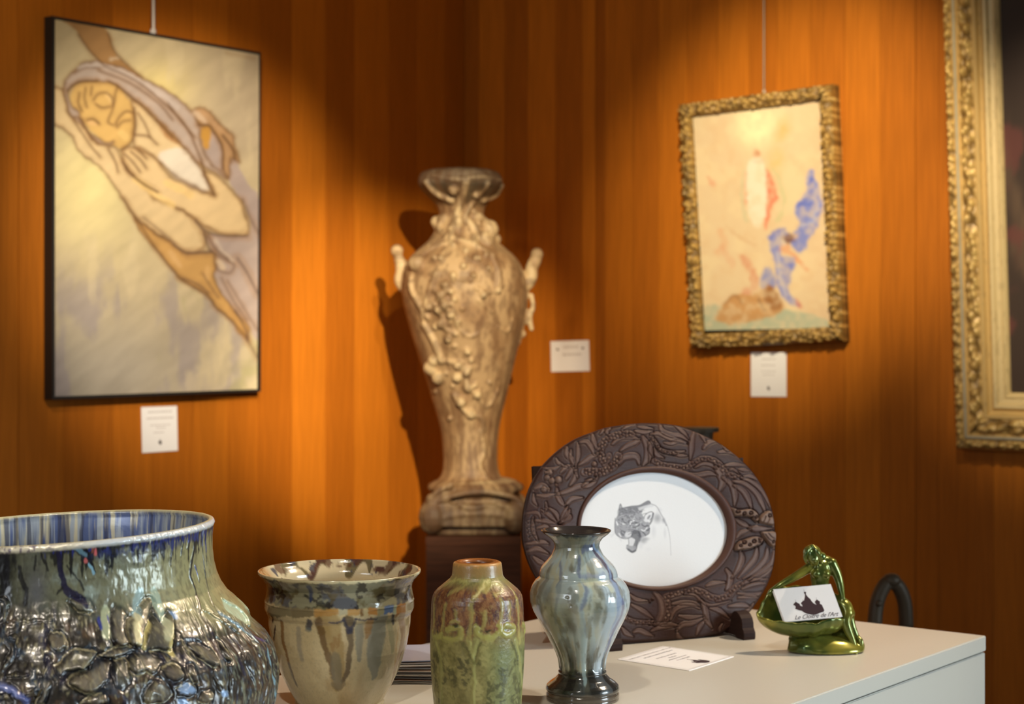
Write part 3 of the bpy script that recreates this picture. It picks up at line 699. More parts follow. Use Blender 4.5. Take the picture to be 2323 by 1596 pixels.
# ---------------------------------------------------------------- green and red bottle vase
def green_vase():
    Yd = 1.79
    base = HY+.4/Yd*F
    y = lambda v: 1250+v/4.612
    w_ = lambda v: v/4.612
    prof = [(y(112), w_(246)), (y(124), w_(253)), (y(150), w_(258)), (y(200), w_(262)), (y(250), w_(268)), (y(285), w_(292)), (y(315), w_(330)), (y(350), w_(372)), (y(390), w_(420)), (y(425), w_(450)), (y(460), w_(468)), (y(500), w_(477)),
            (y(560), w_(481)), (y(720), w_(487)), (y(830), w_(494)), (y(960), w_(494)), (y(1100), w_(492)), (y(1300), w_(482)), (y(1450), w_(470)), (y(1590), w_(456)), (base-6, w_(440)), (base, w_(425))]
    Lt_ = Lathe(1083, Yd, prof)
    root = empty('bottle_vase', (*Lt_.c, ZT)); tag(root, 'short necked bottle vase with red shoulder and mossy green glaze', 'vase')
    H = Lt_.canvas(.8, (0,), -92, 92); C = Lt_.canvas(.8, (0, 0, 0), -92, 92); X, Y = C.X, C.Y
    z = lambda P: q(P, 960, 1250, 4.612)
    c = np.zeros(X.shape+(3,)); c[:] = S((132, 124, 72))
    cr = cells(X/7, Y/7, 4); tex = fbm(X/5, Y/5, 3, 3)
    c = mixc(c, S((160, 152, 94)), smoothstep(.42, .62, fbm(X/18, Y/24, 5))*.8)
    c = mixc(c, S((104, 120, 78)), smoothstep(10, 60, X)*smoothstep(1440, 1470, Y)*.6)
    c = mixc(c, S((46, 48, 20)), smoothstep(.6, .68, ridged(X/14, Y/10, 6))*smoothstep(1455, 1480, Y)*smoothstep(.45, .6, fbm(X/20, Y/30, 8))*.7)
    c = mixc(c, S((86, 84, 34)), smoothstep(.5, .62, tex)*.35)
    red = smoothstep(1310, 1335, Y)*(1-smoothstep(1405, 1445, Y+24*(fbm(X/9, Y/30, 9)-.5)))
    redc = np.zeros_like(c); redc[:] = S((102, 58, 38)); redc = mixc(redc, S((134, 86, 52)), smoothstep(.45, .6, fbm(X/8, Y/12, 10))); redc = mixc(redc, S((72, 44, 54)), smoothstep(.52, .62, fbm(X/7, Y/26, 11))*.8)
    redc = mixc(redc, S((170, 140, 84)), smoothstep(.6, .68, fbm(X/1.6, Y/2.4, 12, 2))*.45)
    c = c*(1-red[..., None])+redc*red[..., None]
    c = mixc(c, S((152, 118, 66)), 1-smoothstep(1292, 1314, Y+6*(tex-.5))); c = mixc(c, S((186, 132, 66)), 1-smoothstep(1275, 1282, Y))
    C.a = c; YG = S((188, 180, 96)); HI = S((202, 176, 122))
    for P, wd in [([(230, 350), (330, 300), (420, 310), (450, 345), (380, 400), (280, 430)], 6), ([(690, 300), (640, 350), (580, 420), (520, 500)], 9), ([(640, 420), (720, 340), (800, 350), (820, 400), (740, 460)], 5),
                  ([(500, 560), (500, 700), (490, 820), (480, 950)], 9), ([(820, 520), (820, 640), (800, 760)], 9), ([(900, 520), (900, 640), (915, 700)], 5), ([(640, 640), (640, 720), (620, 800)], 9), ([(340, 620), (345, 700)], 6),
                  ([(120, 500), (115, 650), (110, 780)], 8), ([(980, 500), (1000, 640), (1000, 800), (1010, 950)], 7), ([(230, 560), (210, 700), (200, 820)], 7), ([(900, 370), (960, 450), (975, 560)], 4)]:
        C.line(z(P), wd, YG, .42, 4); H.line(z(P), wd*1.3, (1.8,), mode='add', prof='soft')
    C.line(z([(530, 480), (640, 340), (680, 300)]), 4, S((226, 210, 150)), .5, 2)
    # cup shaped flower heads and stems
    for P in [[(560, 800), (570, 860), (640, 900), (730, 900), (790, 840)], [(100, 840), (110, 890), (160, 910), (185, 870)], [(250, 820), (330, 800), (390, 810), (385, 900), (300, 930), (220, 920)], [(800, 780), (830, 860), (880, 880), (940, 850), (950, 790), (880, 775), (850, 800)], [(1040, 760), (1065, 790), (1060, 840)]]:
        C.line(z(P), 12, S((166, 162, 82)), .75, 3.5); H.line(z(P), 13, (4.5,), mode='add', prof='round', taper=(.8, 1, 1, .8))
    for x_, y_, rx, ry in [(680, 835, 10, 4), (330, 775, 13, 3.5), (860, 815, 4, 4), (150, 850, 5, 4)]:
        C.dot(*z([(x_, y_)])[0], rx, ry, S((40, 40, 14)), .9, soft=.5); H.dot(*z([(x_, y_)])[0], rx, ry, (-3,), mode='add', soft=.6)
    C.line(z([(290, 745), (330, 725), (375, 745)]), 6, S((170, 158, 92)), .8, 1.5); H.line(z([(270, 750), (330, 725), (385, 750)]), 8, (3,), mode='add', prof='round')
    for P in [[(480, 950), (510, 1100), (530, 1300), (520, 1600)], [(560, 930), (530, 1050), (520, 1120)], [(970, 930), (1000, 1100), (1030, 1300), (1030, 1590)], [(130, 950), (180, 1100), (190, 1300), (190, 1590)]]:
        C.line(z(P), 10, S((160, 158, 92)), .6, 3); H.line(z(P), 12, (2.4,), mode='add', prof='soft')
    for P in [[(420, 960), (480, 1080), (520, 1150)], [(600, 960), (560, 1080), (540, 1160)], [(920, 950), (990, 1130)]]:
        C.line(z(P), 5, S((70, 68, 26)), .6, 2); H.line(z(P), 6, (-1.8,), mode='add', prof='soft')
    H.a[..., 0] += (tex-.5)*1.3*smoothstep(1330, 1400, Y)+(fbm(X/24, Y/40, 15)-.5)*2*smoothstep(1300, 1330, Y)
    C.warp(5, 9, 14); C.warp(2, 3); C.blur(1); g_ = C.a.mean(-1, keepdims=True); C.a = (C.a*.9+g_*.1)*np.array([1.0, 1.0, .9]); H.warp(4, 12); H.blur(2); H.a *= .5
    inner = lambda th, d: np.tile(S((150, 88, 38)) if d < 4 else S((96, 52, 22)), (len(th), 1))
    Lt_.build('body', M['glaze_soft'], root, H, C, np.linspace(-math.pi, math.pi, 361)[:-1], 240, 19, inner, 120)
green_vase()

# ---------------------------------------------------------------- blue grey baluster vase
def blue_vase():
    Yd = 1.878
    s = 3.836
    P0 = [(82, 303), (88, 305), (96, 298), (110, 285), (130, 258), (155, 225), (185, 203), (215, 195), (240, 200), (270, 213), (300, 228), (340, 264), (380, 303), (410, 325), (440, 337), (465, 341), (482, 340), (492, 350), (510, 374), (545, 397), (580, 414), (620, 427), (660, 431), (700, 430), (740, 422), (780, 409), (830, 385), (880, 360), (940, 329), (1000, 300), (1060, 270),
          (1110, 244), (1160, 224), (1200, 211), (1250, 204), (1290, 204), (1310, 212), (1322, 206), (1340, 214), (1370, 240), (1400, 285), (1425, 312), (1445, 320), (1462, 321), (1474, 314), (1480, 307), (1487, 314), (1500, 319), (1520, 319), (1526, 313), (1532, 318), (1550, 316), (1553.6, 312)]
    prof = [(1180+a/s, b/s) for a, b in P0]
    Lt_ = Lathe(1319, Yd, prof, lean=-.030)
    Lt_.cxo = lambda y: (-.115*(1410-np.clip(y, 1200, 1410))/2+2.5*smoothstep(1400, 1560, y)-0)*Lt_.k
    root = empty('baluster_vase', (*Lt_.c, ZT)); tag(root, 'blue grey lustre baluster vase with flared dark lip and round foot', 'vase')
    H = Lt_.canvas(.8, (0,), -95, 95); C = Lt_.canvas(.8, (0, 0, 0), -95, 95); X, Y = C.X, C.Y
    z = lambda P: q(P, 1190, 1180, s)
    c = np.zeros(X.shape+(3,)); c[:] = S((164, 164, 130))
    c = mixc(c, S((150, 172, 172)), smoothstep(.42, .6, fbm(X/22, Y/70, 3))*.8)
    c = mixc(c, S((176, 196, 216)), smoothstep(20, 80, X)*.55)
    c = mixc(c, S((96, 88, 56)), smoothstep(.58, .68, fbm(X/18, Y/30, 5))*.5)
    c = mixc(c, S((108, 108, 78)), (1-smoothstep(1235, 1262, Y))*.7)
    lob = .5+.5*np.cos(X/Lt_.K*8+.5)
    c = mixc(c, S((38, 40, 28)), smoothstep(1430, 1500, Y)*smoothstep(.55, .2, lob)*.85)
    c = mixc(c, S((28, 26, 24)), smoothstep(1508, 1520, Y)*.9); c = mixc(c, S((92, 76, 56)), smoothstep(1560, 1566, Y)*.8)
    c = mixc(c, S((40, 34, 30)), 1-smoothstep(1206, 1213, Y))
    C.a = c
    for x_, y_, rx, ry, col in [(390, 830, 20, 38, (112, 104, 66)), (410, 930, 17, 20, (88, 74, 40)), (640, 820, 12, 34, (84, 84, 54)), (680, 640, 11, 16, (96, 94, 66)), (210, 440, 16, 11, (112, 98, 62)), (400, 420, 13, 8, (106, 92, 52)), (640, 360, 30, 16, (104, 92, 82)), (700, 830, 8, 34, (92, 92, 62)), (200, 660, 22, 30, (108, 116, 112))]:
        C.dot(*z([(x_, y_)])[0], rx, ry, S(col), .65, soft=.8)
    BL = S((70, 82, 128))
    for P, wd in [([(310, 370), (315, 430), (310, 500), (285, 580)], 6), ([(380, 230), (378, 300)], 3), ([(520, 560), (530, 640), (515, 710), (490, 760), (505, 830), (525, 900), (530, 1000)], 7), ([(480, 330), (470, 420), (490, 500)], 10), ([(560, 230), (520, 250), (500, 280)], 14)]:
        C.line(z(P), wd, BL, .6, 3.2, taper=(1, 1.2, 1, .5))
    C.line(z([(580, 230), (640, 310), (700, 390), (750, 480), (790, 570), (820, 660)]), 12, S((76, 58, 88)), .85, 3, taper=(.7, 1.3, 1.3, 1))
    C.line(z([(600, 210), (660, 300), (730, 420), (800, 600), (850, 720)]), 7, S((120, 150, 196)), .8, 3)
    C.line(z([(780, 560), (820, 700), (800, 850), (750, 1000)]), 16, S((132, 156, 190)), .8, 5); C.line(z([(860, 700), (830, 850), (760, 1000), (720, 1120)]), 12, S((98, 104, 146)), .8, 4)
    C.line(z([(490, 490), (600, 482), (700, 470)]), 6, S((120, 130, 170)), .45, 4)
    C.line(z([(500, 800), (510, 1000), (510, 1250), (520, 1400)]), 14, S((136, 162, 160)), .8, 4); C.line(z([(300, 560), (290, 700), (280, 900)]), 7, S((110, 124, 124)), .6, 4)
    C.fill(z([(500, 520), (650, 510), (740, 560), (760, 640), (700, 560), (620, 545), (540, 580)]), S((190, 192, 150)), .7, 3)
    for x_, y_ in [(370, 670), (400, 740), (665, 600), (665, 765), (350, 830)]:
        C.dot(*z([(x_, y_)])[0], 3.5, 3, S((60, 56, 40)), .5, soft=.8); H.dot(*z([(x_, y_)])[0], 5, 4, (-1.2,), mode='add', soft=.8)
    H.line(z([(640, 570), (700, 580), (725, 680), (700, 820)]), 5, (1.2,), mode='add', prof='soft')
    C.warp(7, 16, 30); C.warp(2, 4); C.blur(2); g_ = C.a.mean(-1, keepdims=True); C.a = C.a*.68+g_*.32
    def g(TH, YY):
        m1 = smoothstep(1307, 1330, YY)*(1-smoothstep(1380, 1440, YY)); m2 = smoothstep(1400, 1450, YY)*(1-smoothstep(1508, 1516, YY))
        l = np.cos(TH*8+.5); return m1*l*1.6-m2*(1-np.abs(l))**1.5*3.0+m2*l*.6
    inner = lambda th, d: np.tile(S((52, 46, 44)), (len(th), 1))
    Lt_.build('body', M['glaze'], root, H, C, np.linspace(-math.pi, math.pi, 361)[:-1], 300, 5, inner, 120, gfun=g)
blue_vase()

# ---------------------------------------------------------------- carved oval frame with pencil drawing
def plane_map(P0, nrm):
    P0 = np.asarray(P0, float); nrm = np.asarray(nrm, float); nrm = nrm/np.linalg.norm(nrm)
    def f(px, py, off=0.0):
        px = np.asarray(px, float); py = np.asarray(py, float)
        R = np.stack([(px-CX)/F, np.ones_like(px), (HY-py)/F], -1)
        o = P0-np.array([0, 0, CZ])
        t = (o@nrm)/(R@nrm)
        return R*t[..., None]+np.array([0, 0, CZ])+nrm*np.asarray(off)[..., None]
    return f
def oval_frame():
    nh = np.array([.408, -.913, 0]); U = np.array([.913, .408, 0]); zz = np.array([0, 0, 1.])
    P0 = at(1500, 1455, 2.222); P0[2] = 1.0
    th = math.radians(13)
    nf = math.cos(th)*nh+math.sin(th)*zz; Vd = math.cos(th)*zz-math.sin(th)*nh
    k = 2.23/F
    pm = plane_map(P0, nf)
    root = empty('oval_picture_frame', tuple(P0)); tag(root, 'dark brown oval wooden frame carved with dragons and a butterfly, holding a pencil drawing', 'picture frame')
    H = Canvas(1170, 940, 1780, 1475, 1.0, (0,)); X, Y = H.X, H.Y
    f1 = lambda P: q(P, 1180, 940, 5.32); f2 = lambda P: q(P, 1470, 940, 5.148); f3 = lambda P: q(P, 1380, 1220, 5.1475)
    T = Canvas(1170, 940, 1780, 1475, 1.0, (0,))      # tone of the relief
    def stem(P, wd, hh=3.6):
        wd *= 1.28
        H.line(P, wd*1.25+5, (-3.4,), mode='add', prof='soft', taper=(.7, 1, 1, .5))
        H.line(P, wd*1.12, (hh,), mode='add', prof='round', taper=(.55, 1, 1, .35))
        T.line(P, wd+1.5, (1,), 1, 1, taper=(.55, 1, 1, .35)); T.line(P, wd*.35, (1.5,), .5, 1, taper=(.5, 1, 1, .3))
    def scales(P, wd, r=3.4):
        r *= 1.22; wd *= 1.12
        H.line(P, wd+7, (-3.6,), mode='add', prof='soft'); H.line(P, wd, (3.4,), mode='add', prof='round')
        T.line(P, wd, (.9,), 1, 1)
        Q = catmull(P, 24); L = np.r_[0, np.cumsum(np.hypot(*np.diff(Q, axis=0).T))]
        rows = max(1, int(wd/(r*1.75))); n = int(L[-1]/(r*1.7)); j = 0
        for i in range(n):
            s_ = (i+.5)*L[-1]/n; x = np.interp(s_, L, Q[:, 0]); y = np.interp(s_, L, Q[:, 1])
            x2 = np.interp(s_+1, L, Q[:, 0]); y2 = np.interp(s_+1, L, Q[:, 1]); d = math.hypot(x2-x, y2-y)+1e-6; nx, ny = -(y2-y)/d, (x2-x)/d
            for a in range(rows):
                o = (a-(rows-1)/2+(.5 if i % 2 else 0)-.25)*r*1.75
                H.dot(x+nx*o, y+ny*o, r*1.05, r*1.05, (-2.4,), mode='add', soft=.3)
                H.dot(x+nx*o, y+ny*o, r*.95, r*.95, (3.6,), mode='add', prof='round')
                T.dot(x+nx*o, y+ny*o, r, r, (.25,)); T.dot(x+nx*o, y+ny*o, r*.72, r*.72, (1.3+.3*math.sin(i*7.7+a),))
    for P, wd in [([(870, 230), (880, 330), (930, 440)], 8), ([(690, 340), (690, 480), (660, 650)], 7), ([(560, 390), (560, 480), (620, 560), (680, 760)], 9), ([(610, 430), (600, 520), (640, 620)], 6), ([(430, 530), (460, 590), (560, 640)], 6), ([(280, 640), (380, 660), (480, 620)], 6),
                  ([(720, 335), (800, 330), (850, 400), (880, 490)], 8), ([(700, 610), (780, 560), (850, 510), (935, 490)], 8), ([(1100, 360), (1200, 280), (1320, 270), (1420, 300)], 8), ([(1470, 280), (1530, 400), (1530, 520), (1480, 610)], 13), ([(1180, 590), (1240, 520), (1340, 500), (1400, 520), (1430, 600)], 11),
                  ([(1200, 440), (1280, 380), (1380, 340), (1440, 290)], 8), ([(1060, 250), (1040, 200), (1100, 150)], 6), ([(1220, 190), (1300, 140), (1400, 115)], 6), ([(1380, 200), (1480, 215), (1596, 210)], 7), ([(1420, 150), (1500, 160), (1600, 170)], 6), ([(960, 240), (1000, 190), (1020, 170)], 5),
                  ([(180, 890), (260, 860), (340, 900)], 10), ([(200, 975), (300, 985), (420, 960)], 7), ([(480, 700), (540, 640), (600, 610)], 7), ([(540, 780), (600, 690), (640, 640)], 7), ([(590, 860), (640, 780), (660, 700)], 7), ([(440, 965), (560, 930), (700, 870), (850, 850), (930, 750)], 9), ([(430, 900), (440, 980), (480, 1060), (540, 1110)], 8),
                  ([(540, 1090), (620, 1020), (750, 1005)], 8), ([(470, 1310), (520, 1200), (560, 1110)], 8), ([(480, 1310), (560, 1210), (590, 1150)], 8), ([(480, 1310), (580, 1250), (600, 1210)], 7), ([(460, 1310), (420, 1200), (300, 1110)], 7), ([(440, 1310), (340, 1220), (240, 1150)], 7), ([(180, 1280), (300, 1290), (430, 1320)], 8),
                  ([(150, 1240), (150, 1400), (210, 1530)], 6), ([(80, 1190), (200, 1190), (240, 1260)], 6), ([(90, 1290), (140, 1260)], 4), ([(90, 1330), (145, 1310)], 4), ([(95, 1380), (150, 1360)], 4), ([(100, 1430), (155, 1410)], 4), ([(115, 1480), (170, 1460)], 4), ([(200, 1370), (290, 1350), (350, 1390)], 7), ([(300, 1060), (310, 1130), (290, 1180)], 5), ([(160, 960), (160, 1040), (200, 1100)], 6),
                  ([(80, 1560), (250, 1540), (330, 1560)], 7), ([(100, 1650), (200, 1620), (330, 1680)], 8), ([(160, 1720), (230, 1780), (330, 1820)], 8), ([(740, 870), (820, 800), (900, 760)], 6), ([(780, 800), (840, 790), (900, 800)], 5), ([(1590, 300), (1560, 420), (1596, 520)], 8)]:
        stem(f1(P), wd)
    scales(f1([(985, 560), (950, 440), (1000, 340), (1100, 270), (1240, 235), (1340, 240)]), 14, 3.6); scales(f1([(1170, 500), (1130, 600), (1050, 665), (960, 700), (860, 690), (760, 700)]), 16, 3.8); scales(f1([(1060, 500), (1030, 560), (1010, 600)]), 12, 4)
    for x, y, r in [(320, 760, 40), (350, 700, 40), (375, 800, 42), (310, 700, 24), (450, 790, 48), (425, 852, 20), (280, 905, 40), (330, 905, 28), (880, 600, 36)]:
        p = f1([(x, y)])[0]; H.dot(*p, r/4.6, r/4.6, (-2.5,), mode='add', soft=.3); H.dot(*p, r/5.3, r/5.3, (4.2,), mode='add', prof='round'); T.dot(*p, r/5.6, r/5.6, (1.3,))
    for P, wd in [([(140, 110), (160, 190), (260, 240), (370, 250), (465, 310)], 9), ([(320, 130), (400, 200), (470, 290)], 7), ([(30, 230), (120, 225), (240, 280), (330, 300), (450, 335)], 8), ([(180, 330), (260, 345), (340, 320), (450, 350)], 6), ([(100, 380), (180, 430), (300, 450), (415, 430)], 7), ([(270, 455), (360, 480), (450, 485)], 6),
                  ([(60, 400), (90, 470), (170, 510)], 7), ([(540, 200), (500, 300), (490, 400), (480, 530)], 8), ([(640, 400), (700, 330), (800, 310)], 8), ([(600, 210), (640, 270), (665, 330)], 6), ([(820, 440), (950, 430), (1050, 470), (1110, 520)], 8), ([(880, 600), (1000, 585), (1170, 600)], 7), ([(870, 350), (920, 410), (960, 430)], 6),
                  ([(540, 620), (620, 580), (720, 590), (780, 640)], 6), ([(470, 690), (560, 712), (700, 690), (790, 712)], 8), ([(780, 620), (830, 700), (860, 790), (820, 900)], 12), ([(860, 740), (960, 820), (1000, 940), (1000, 1060)], 9), ([(990, 830), (1090, 890), (1150, 980), (1200, 1110)], 9), ([(980, 780), (1100, 800), (1240, 900), (1320, 1040), (1370, 1150)], 9),
                  ([(1090, 750), (1200, 785), (1320, 880), (1400, 1010), (1430, 1090)], 8), ([(1080, 740), (1200, 725), (1300, 775)], 7), ([(1000, 1210), (1100, 1280), (1180, 1320)], 8), ([(1030, 1440), (1080, 1380), (1180, 1350)], 8), ([(0, 330), (20, 440), (10, 560)], 9), ([(1050, 640), (1120, 650), (1200, 660)], 6), ([(940, 660), (980, 640), (1060, 700)], 5)]:
        stem(f2(P), wd)
    scales(f2([(60, 540), (160, 590), (300, 610), (430, 620), (540, 560), (620, 520), (740, 530), (830, 590), (880, 660), (960, 710), (1060, 738)]), 12, 3.6); scales(f2([(30, 260), (90, 350), (150, 420), (300, 460)]), 8, 3.0)
    def wing(P, dots_, s0):
        P = s0(P); H.line(P+[P[0]], 6, (-2,), mode='add', prof='soft'); H.fill(P, (0,), .85, edge=3); H.fill(P, (3.6,), 1, mode='add', edge=4)
        T.fill(P, (1.55,), 1, 1)
        for x, y, r in dots_:
            p = s0([(x, y)])[0]; H.dot(*p, r/4.2, r/4.2, (-2.6,), mode='add', soft=.25); H.dot(*p, r/8.4, r/8.4, (2.8,), mode='add', soft=.4)
            T.dot(*p, r/4.4, r/4.4, (-.4,)); T.dot(*p, r/8, r/8, (1.1,))
    wing([(950, 1080), (1070, 1110), (1180, 1100), (1260, 1150), (1280, 1220), (1250, 1260), (1170, 1200), (1060, 1190), (985, 1185)], [(1030, 1135, 24), (1100, 1160, 20), (1175, 1155, 22), (1240, 1205, 20), (1200, 1200, 11)], f2)
    wing([(1280, 1260), (1310, 1170), (1425, 1120), (1470, 1270), (1430, 1300)], [(1405, 1185, 24)], f2)
    wing([(1300, 1380), (1420, 1360), (1490, 1380), (1475, 1540), (1400, 1520)], [(1450, 1490, 20)], f2)
    wing([(1230, 1420), (1320, 1440), (1310, 1510), (1180, 1570), (1010, 1590), (1040, 1490), (1130, 1450)], [(1100, 1495, 24), (1210, 1485, 24), (1060, 1535, 18), (1160, 1525, 18), (1280, 1455, 20), (1275, 1492, 14)], f2)
    for P in [[(1320, 1260), (1340, 1220), (1350, 1190)], [(1370, 1270), (1390, 1240), (1400, 1220)], [(1340, 1400), (1380, 1450), (1420, 1480)], [(1380, 1390), (1420, 1430), (1460, 1450)]]:
        H.line(f2(P), 2, (-2,), mode='add', prof='soft'); T.line(f2(P), 1.5, (0,), .8)
    stem(f2([(1180, 1330), (1260, 1335), (1440, 1330)]), 11, 4.5)
    for P, wd in [([(1535, 150), (1545, 250), (1500, 370), (1430, 470)], 9), ([(1720, 110), (1700, 230), (1610, 350), (1500, 470)], 9), ([(1850, 120), (1830, 240), (1720, 370), (1560, 480)], 9), ([(1940, 160), (1900, 300), (1780, 400), (1620, 490)], 9), ([(1930, 340), (1800, 440), (1650, 510)], 8), ([(1540, 550), (1650, 495), (1870, 480)], 7), ([(1550, 595), (1700, 540), (1850, 530)], 7),
                  ([(1500, 650), (1700, 665), (1800, 635)], 7), ([(1510, 700), (1650, 685), (1760, 700)], 7), ([(1400, 800), (1550, 785), (1660, 810)], 8), ([(880, 655), (1000, 665), (1080, 740), (1180, 790), (1300, 765), (1420, 735)], 5), ([(540, 640), (600, 720), (620, 850), (590, 950), (530, 1010)], 12), ([(1370, 370), (1410, 450), (1390, 560), (1360, 610)], 9), ([(1140, 560), (1220, 530), (1355, 520)], 8),
                  ([(740, 770), (860, 755), (1000, 770), (1060, 790)], 8), ([(720, 950), (760, 850), (840, 800), (960, 785), (1060, 830)], 8), ([(820, 910), (950, 930), (1100, 910)], 8), ([(800, 1080), (860, 1010), (980, 990), (1110, 930)], 9), ([(1030, 1120), (1060, 1030), (1130, 960)], 8), ([(1080, 730), (1120, 850), (1140, 960), (1210, 1050)], 9), ([(1180, 820), (1280, 850), (1410, 940)], 8),
                  ([(480, 1005), (700, 1010), (820, 1020)], 7), ([(500, 1085), (600, 1045), (760, 1040)], 7), ([(260, 780), (400, 860), (510, 940)], 8), ([(240, 660), (320, 720), (450, 735)], 7), ([(150, 1050), (200, 1110), (280, 1150)], 8), ([(290, 1100), (350, 1080), (430, 1110), (520, 1145)], 8), ([(800, 1080), (820, 1150), (900, 1180)], 6), ([(-60, 1000), (0, 1080), (100, 1130)], 8), ([(1330, 1000), (1300, 1060), (1320, 1100)], 5), ([(1560, 870), (1650, 830), (1700, 760)], 6)]:
        stem(f3(P), wd)
    scales(f3([(660, 960), (690, 860), (680, 760), (670, 690), (760, 655), (880, 620), (1000, 610), (1100, 640), (1180, 690), (1290, 710), (1390, 670), (1450, 600), (1530, 545)]), 14, 3.8); scales(f3([(150, 910), (280, 970), (420, 985), (520, 985)]), 9, 3.2)
    for x, y, r in [(505, 720, 16), (475, 748, 11), (1050, 735, 18)]:
        p = f3([(x, y)])[0]; H.dot(*p, r/5, r/5, (4,), mode='add', prof='round')
    # outline radii round the centre
    c0 = np.array([1484., 1200.])
    OUT = [(1462, 958.4), (1387, 967), (1345, 979.5), (1311, 992.6), (1285, 1007.7), (1255, 1032), (1227, 1062), (1212, 1088), (1200, 1117), (1192, 1150), (1188.5, 1182), (1188.5, 1215), (1193, 1244), (1205, 1280), (1222, 1312), (1246, 1350), (1280, 1388), (1318, 1420), (1365, 1446), (1416, 1456), (1460, 1456.5), (1499, 1454.5), (1540, 1451), (1581, 1446), (1643, 1434), (1677, 1412), (1706, 1384), (1741, 1330), (1758, 1281), (1762, 1228), (1758, 1173), (1746, 1130), (1728, 1095), (1701, 1058), (1664, 1025), (1625, 998), (1571, 974), (1534, 963)]
    Q = catmull(OUT, 8, True)-c0; an = np.arctan2(Q[:, 1], Q[:, 0]); o_ = np.argsort(an); an = an[o_]; ra = np.hypot(Q[:, 0], Q[:, 1])[o_]
    rout = lambda a: np.interp(a, np.r_[an-2*math.pi, an, an+2*math.pi], np.r_[ra, ra, ra])
    def ell(a, cx, cy, A, B, rot):                         # ray from c0 to an ellipse
        c, s = math.cos(rot), math.sin(rot); dx, dy = np.cos(a), np.sin(a); ox, oy = c0[0]-cx, c0[1]-cy
        ux, uy = (dx*c+dy*s)/A, (-dx*s+dy*c)/B; vx, vy = (ox*c+oy*s)/A, (-ox*s+oy*c)/B
        a2 = ux*ux+uy*uy; b2 = ux*vx+uy*vy; c2 = vx*vx+vy*vy-1
        return (-b2+np.sqrt(b2*b2-a2*c2))/a2
    NA = 1000; a = np.linspace(-math.pi, math.pi, NA, endpoint=False)
    ro = rout(a); ri = ell(a, 1489, 1199, 179, 140, .06); rl = ell(a, 1484.5, 1200, 167, 129, .06)
    ss = np.linspace(0, 1, 96)[:, None]
    rad = ri+(ro-ri)*ss; PX = c0[0]+rad*np.cos(a); PY = c0[1]+rad*np.sin(a)
    dome = 5*(1-(2*ss-.9)**2)-6*smoothstep(.93, 1, ss)**2
    hh = H.samp(PX, PY)[..., 0]*smoothstep(0, .05, ss)*smoothstep(1, .96, ss)*2.1+dome+(fbm(PX/8, PY/2.5, 5)-.5)*.7
    tt = T.samp(PX, PY)[..., 0]
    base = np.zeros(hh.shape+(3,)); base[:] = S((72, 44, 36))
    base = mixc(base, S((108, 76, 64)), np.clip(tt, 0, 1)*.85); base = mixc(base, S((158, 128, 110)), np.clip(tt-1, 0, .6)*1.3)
    base = mixc(base, S((24, 13, 12)), smoothstep(-.8, -5.5, hh-dome)*.9)  # shade of the carved grooves painted into the wood colour
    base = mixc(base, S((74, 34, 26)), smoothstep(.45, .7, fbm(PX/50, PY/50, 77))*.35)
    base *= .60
    W = pm(PX, PY, hh*k)
    # rim wall to the back
    back = []; bc = []
    for off, sh in ((-6, 1.0), (-14, .998), (-24, .985)):
        back.append(pm(c0[0]+ro*sh*np.cos(a), c0[1]+ro*sh*np.sin(a), np.full(NA, off*k))); bc.append(base[-1]*.7)
    back.append(pm(c0[0]+ri*np.cos(a), c0[1]+ri*np.sin(a), np.full(NA, -24*k))); bc.append(base[-1]*.7)
    V = np.concatenate([W, np.array(back)]); C = np.concatenate([base, np.array(bc)])
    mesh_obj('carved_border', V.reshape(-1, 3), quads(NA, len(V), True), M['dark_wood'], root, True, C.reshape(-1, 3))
    # plain inner moulding
    rows = []; cols = []
    for t_, hq in ((0, 0), (.0, 4.2), (.18, 5.4), (.4, 5.2), (.7, 3.4), (.92, 1.6), (1.0, .5), (1.0, -7)):
        r_ = ri+(rl-ri)*t_+(.8 if t_ == 0 else 0); rows.append(pm(c0[0]+r_*np.cos(a), c0[1]+r_*np.sin(a), np.full(NA, hq*k))); cols.append(np.tile(S((72, 42, 30)), (NA, 1)))
    o = mesh_obj('inner_moulding', np.array(rows).reshape(-1, 3), quads(NA, len(rows), True), M['dark_wood'], root, True, np.array(cols).reshape(-1, 3)); o['label'] = 'smooth reddish brown oval moulding'
    # drawing
    D = Canvas(1300, 1055, 1668, 1345, .8, tuple(S((222, 222, 224)))); d = lambda P: q(P, 1360, 1110, 9.39)
    G = lambda v: S((v-26 if v < 200 else v, v-26 if v < 200 else v, v-20 if v < 200 else v+4))
    D.fill(d([(470, 310), (500, 390), (700, 350), (880, 325), (1060, 230), (1120, 290), (1000, 380), (930, 470), (960, 560), (1080, 700), (1090, 900), (1000, 980), (880, 1020), (780, 900), (700, 1010), (560, 1030), (480, 1020), (370, 930), (352, 780), (370, 620), (440, 480)]), G(168), .9, 1.2)
    D.fill(d([(440, 400), (700, 350), (880, 330), (1060, 240), (1080, 290), (900, 390), (780, 500), (560, 520), (430, 560)]), G(138), .75, 2.5)
    D.fill(d([(690, 900), (860, 900), (890, 1050), (840, 1180), (800, 1270), (740, 1200), (780, 1060), (700, 1020)]), G(112), .85, 1.5)
    D.fill(d([(650, 1040), (700, 1010), (770, 1060), (740, 1180), (650, 1160)]), G(205), .9, 1); D.fill(d([(610, 1170), (700, 1190), (780, 1190), (810, 1250), (740, 1330), (650, 1280), (600, 1240)]), G(176), .9, 1.2)
    D.line(d([(640, 1270), (720, 1320), (790, 1290)]), 4, G(96), .8, 1.2)
    D.fill(d([(480, 860), (560, 880), (580, 960), (520, 980), (480, 940)]), G(120), .8, 1.5); D.fill(d([(560, 950), (620, 880), (720, 860), (690, 980), (600, 1010)]), G(214), .8, 1.5)
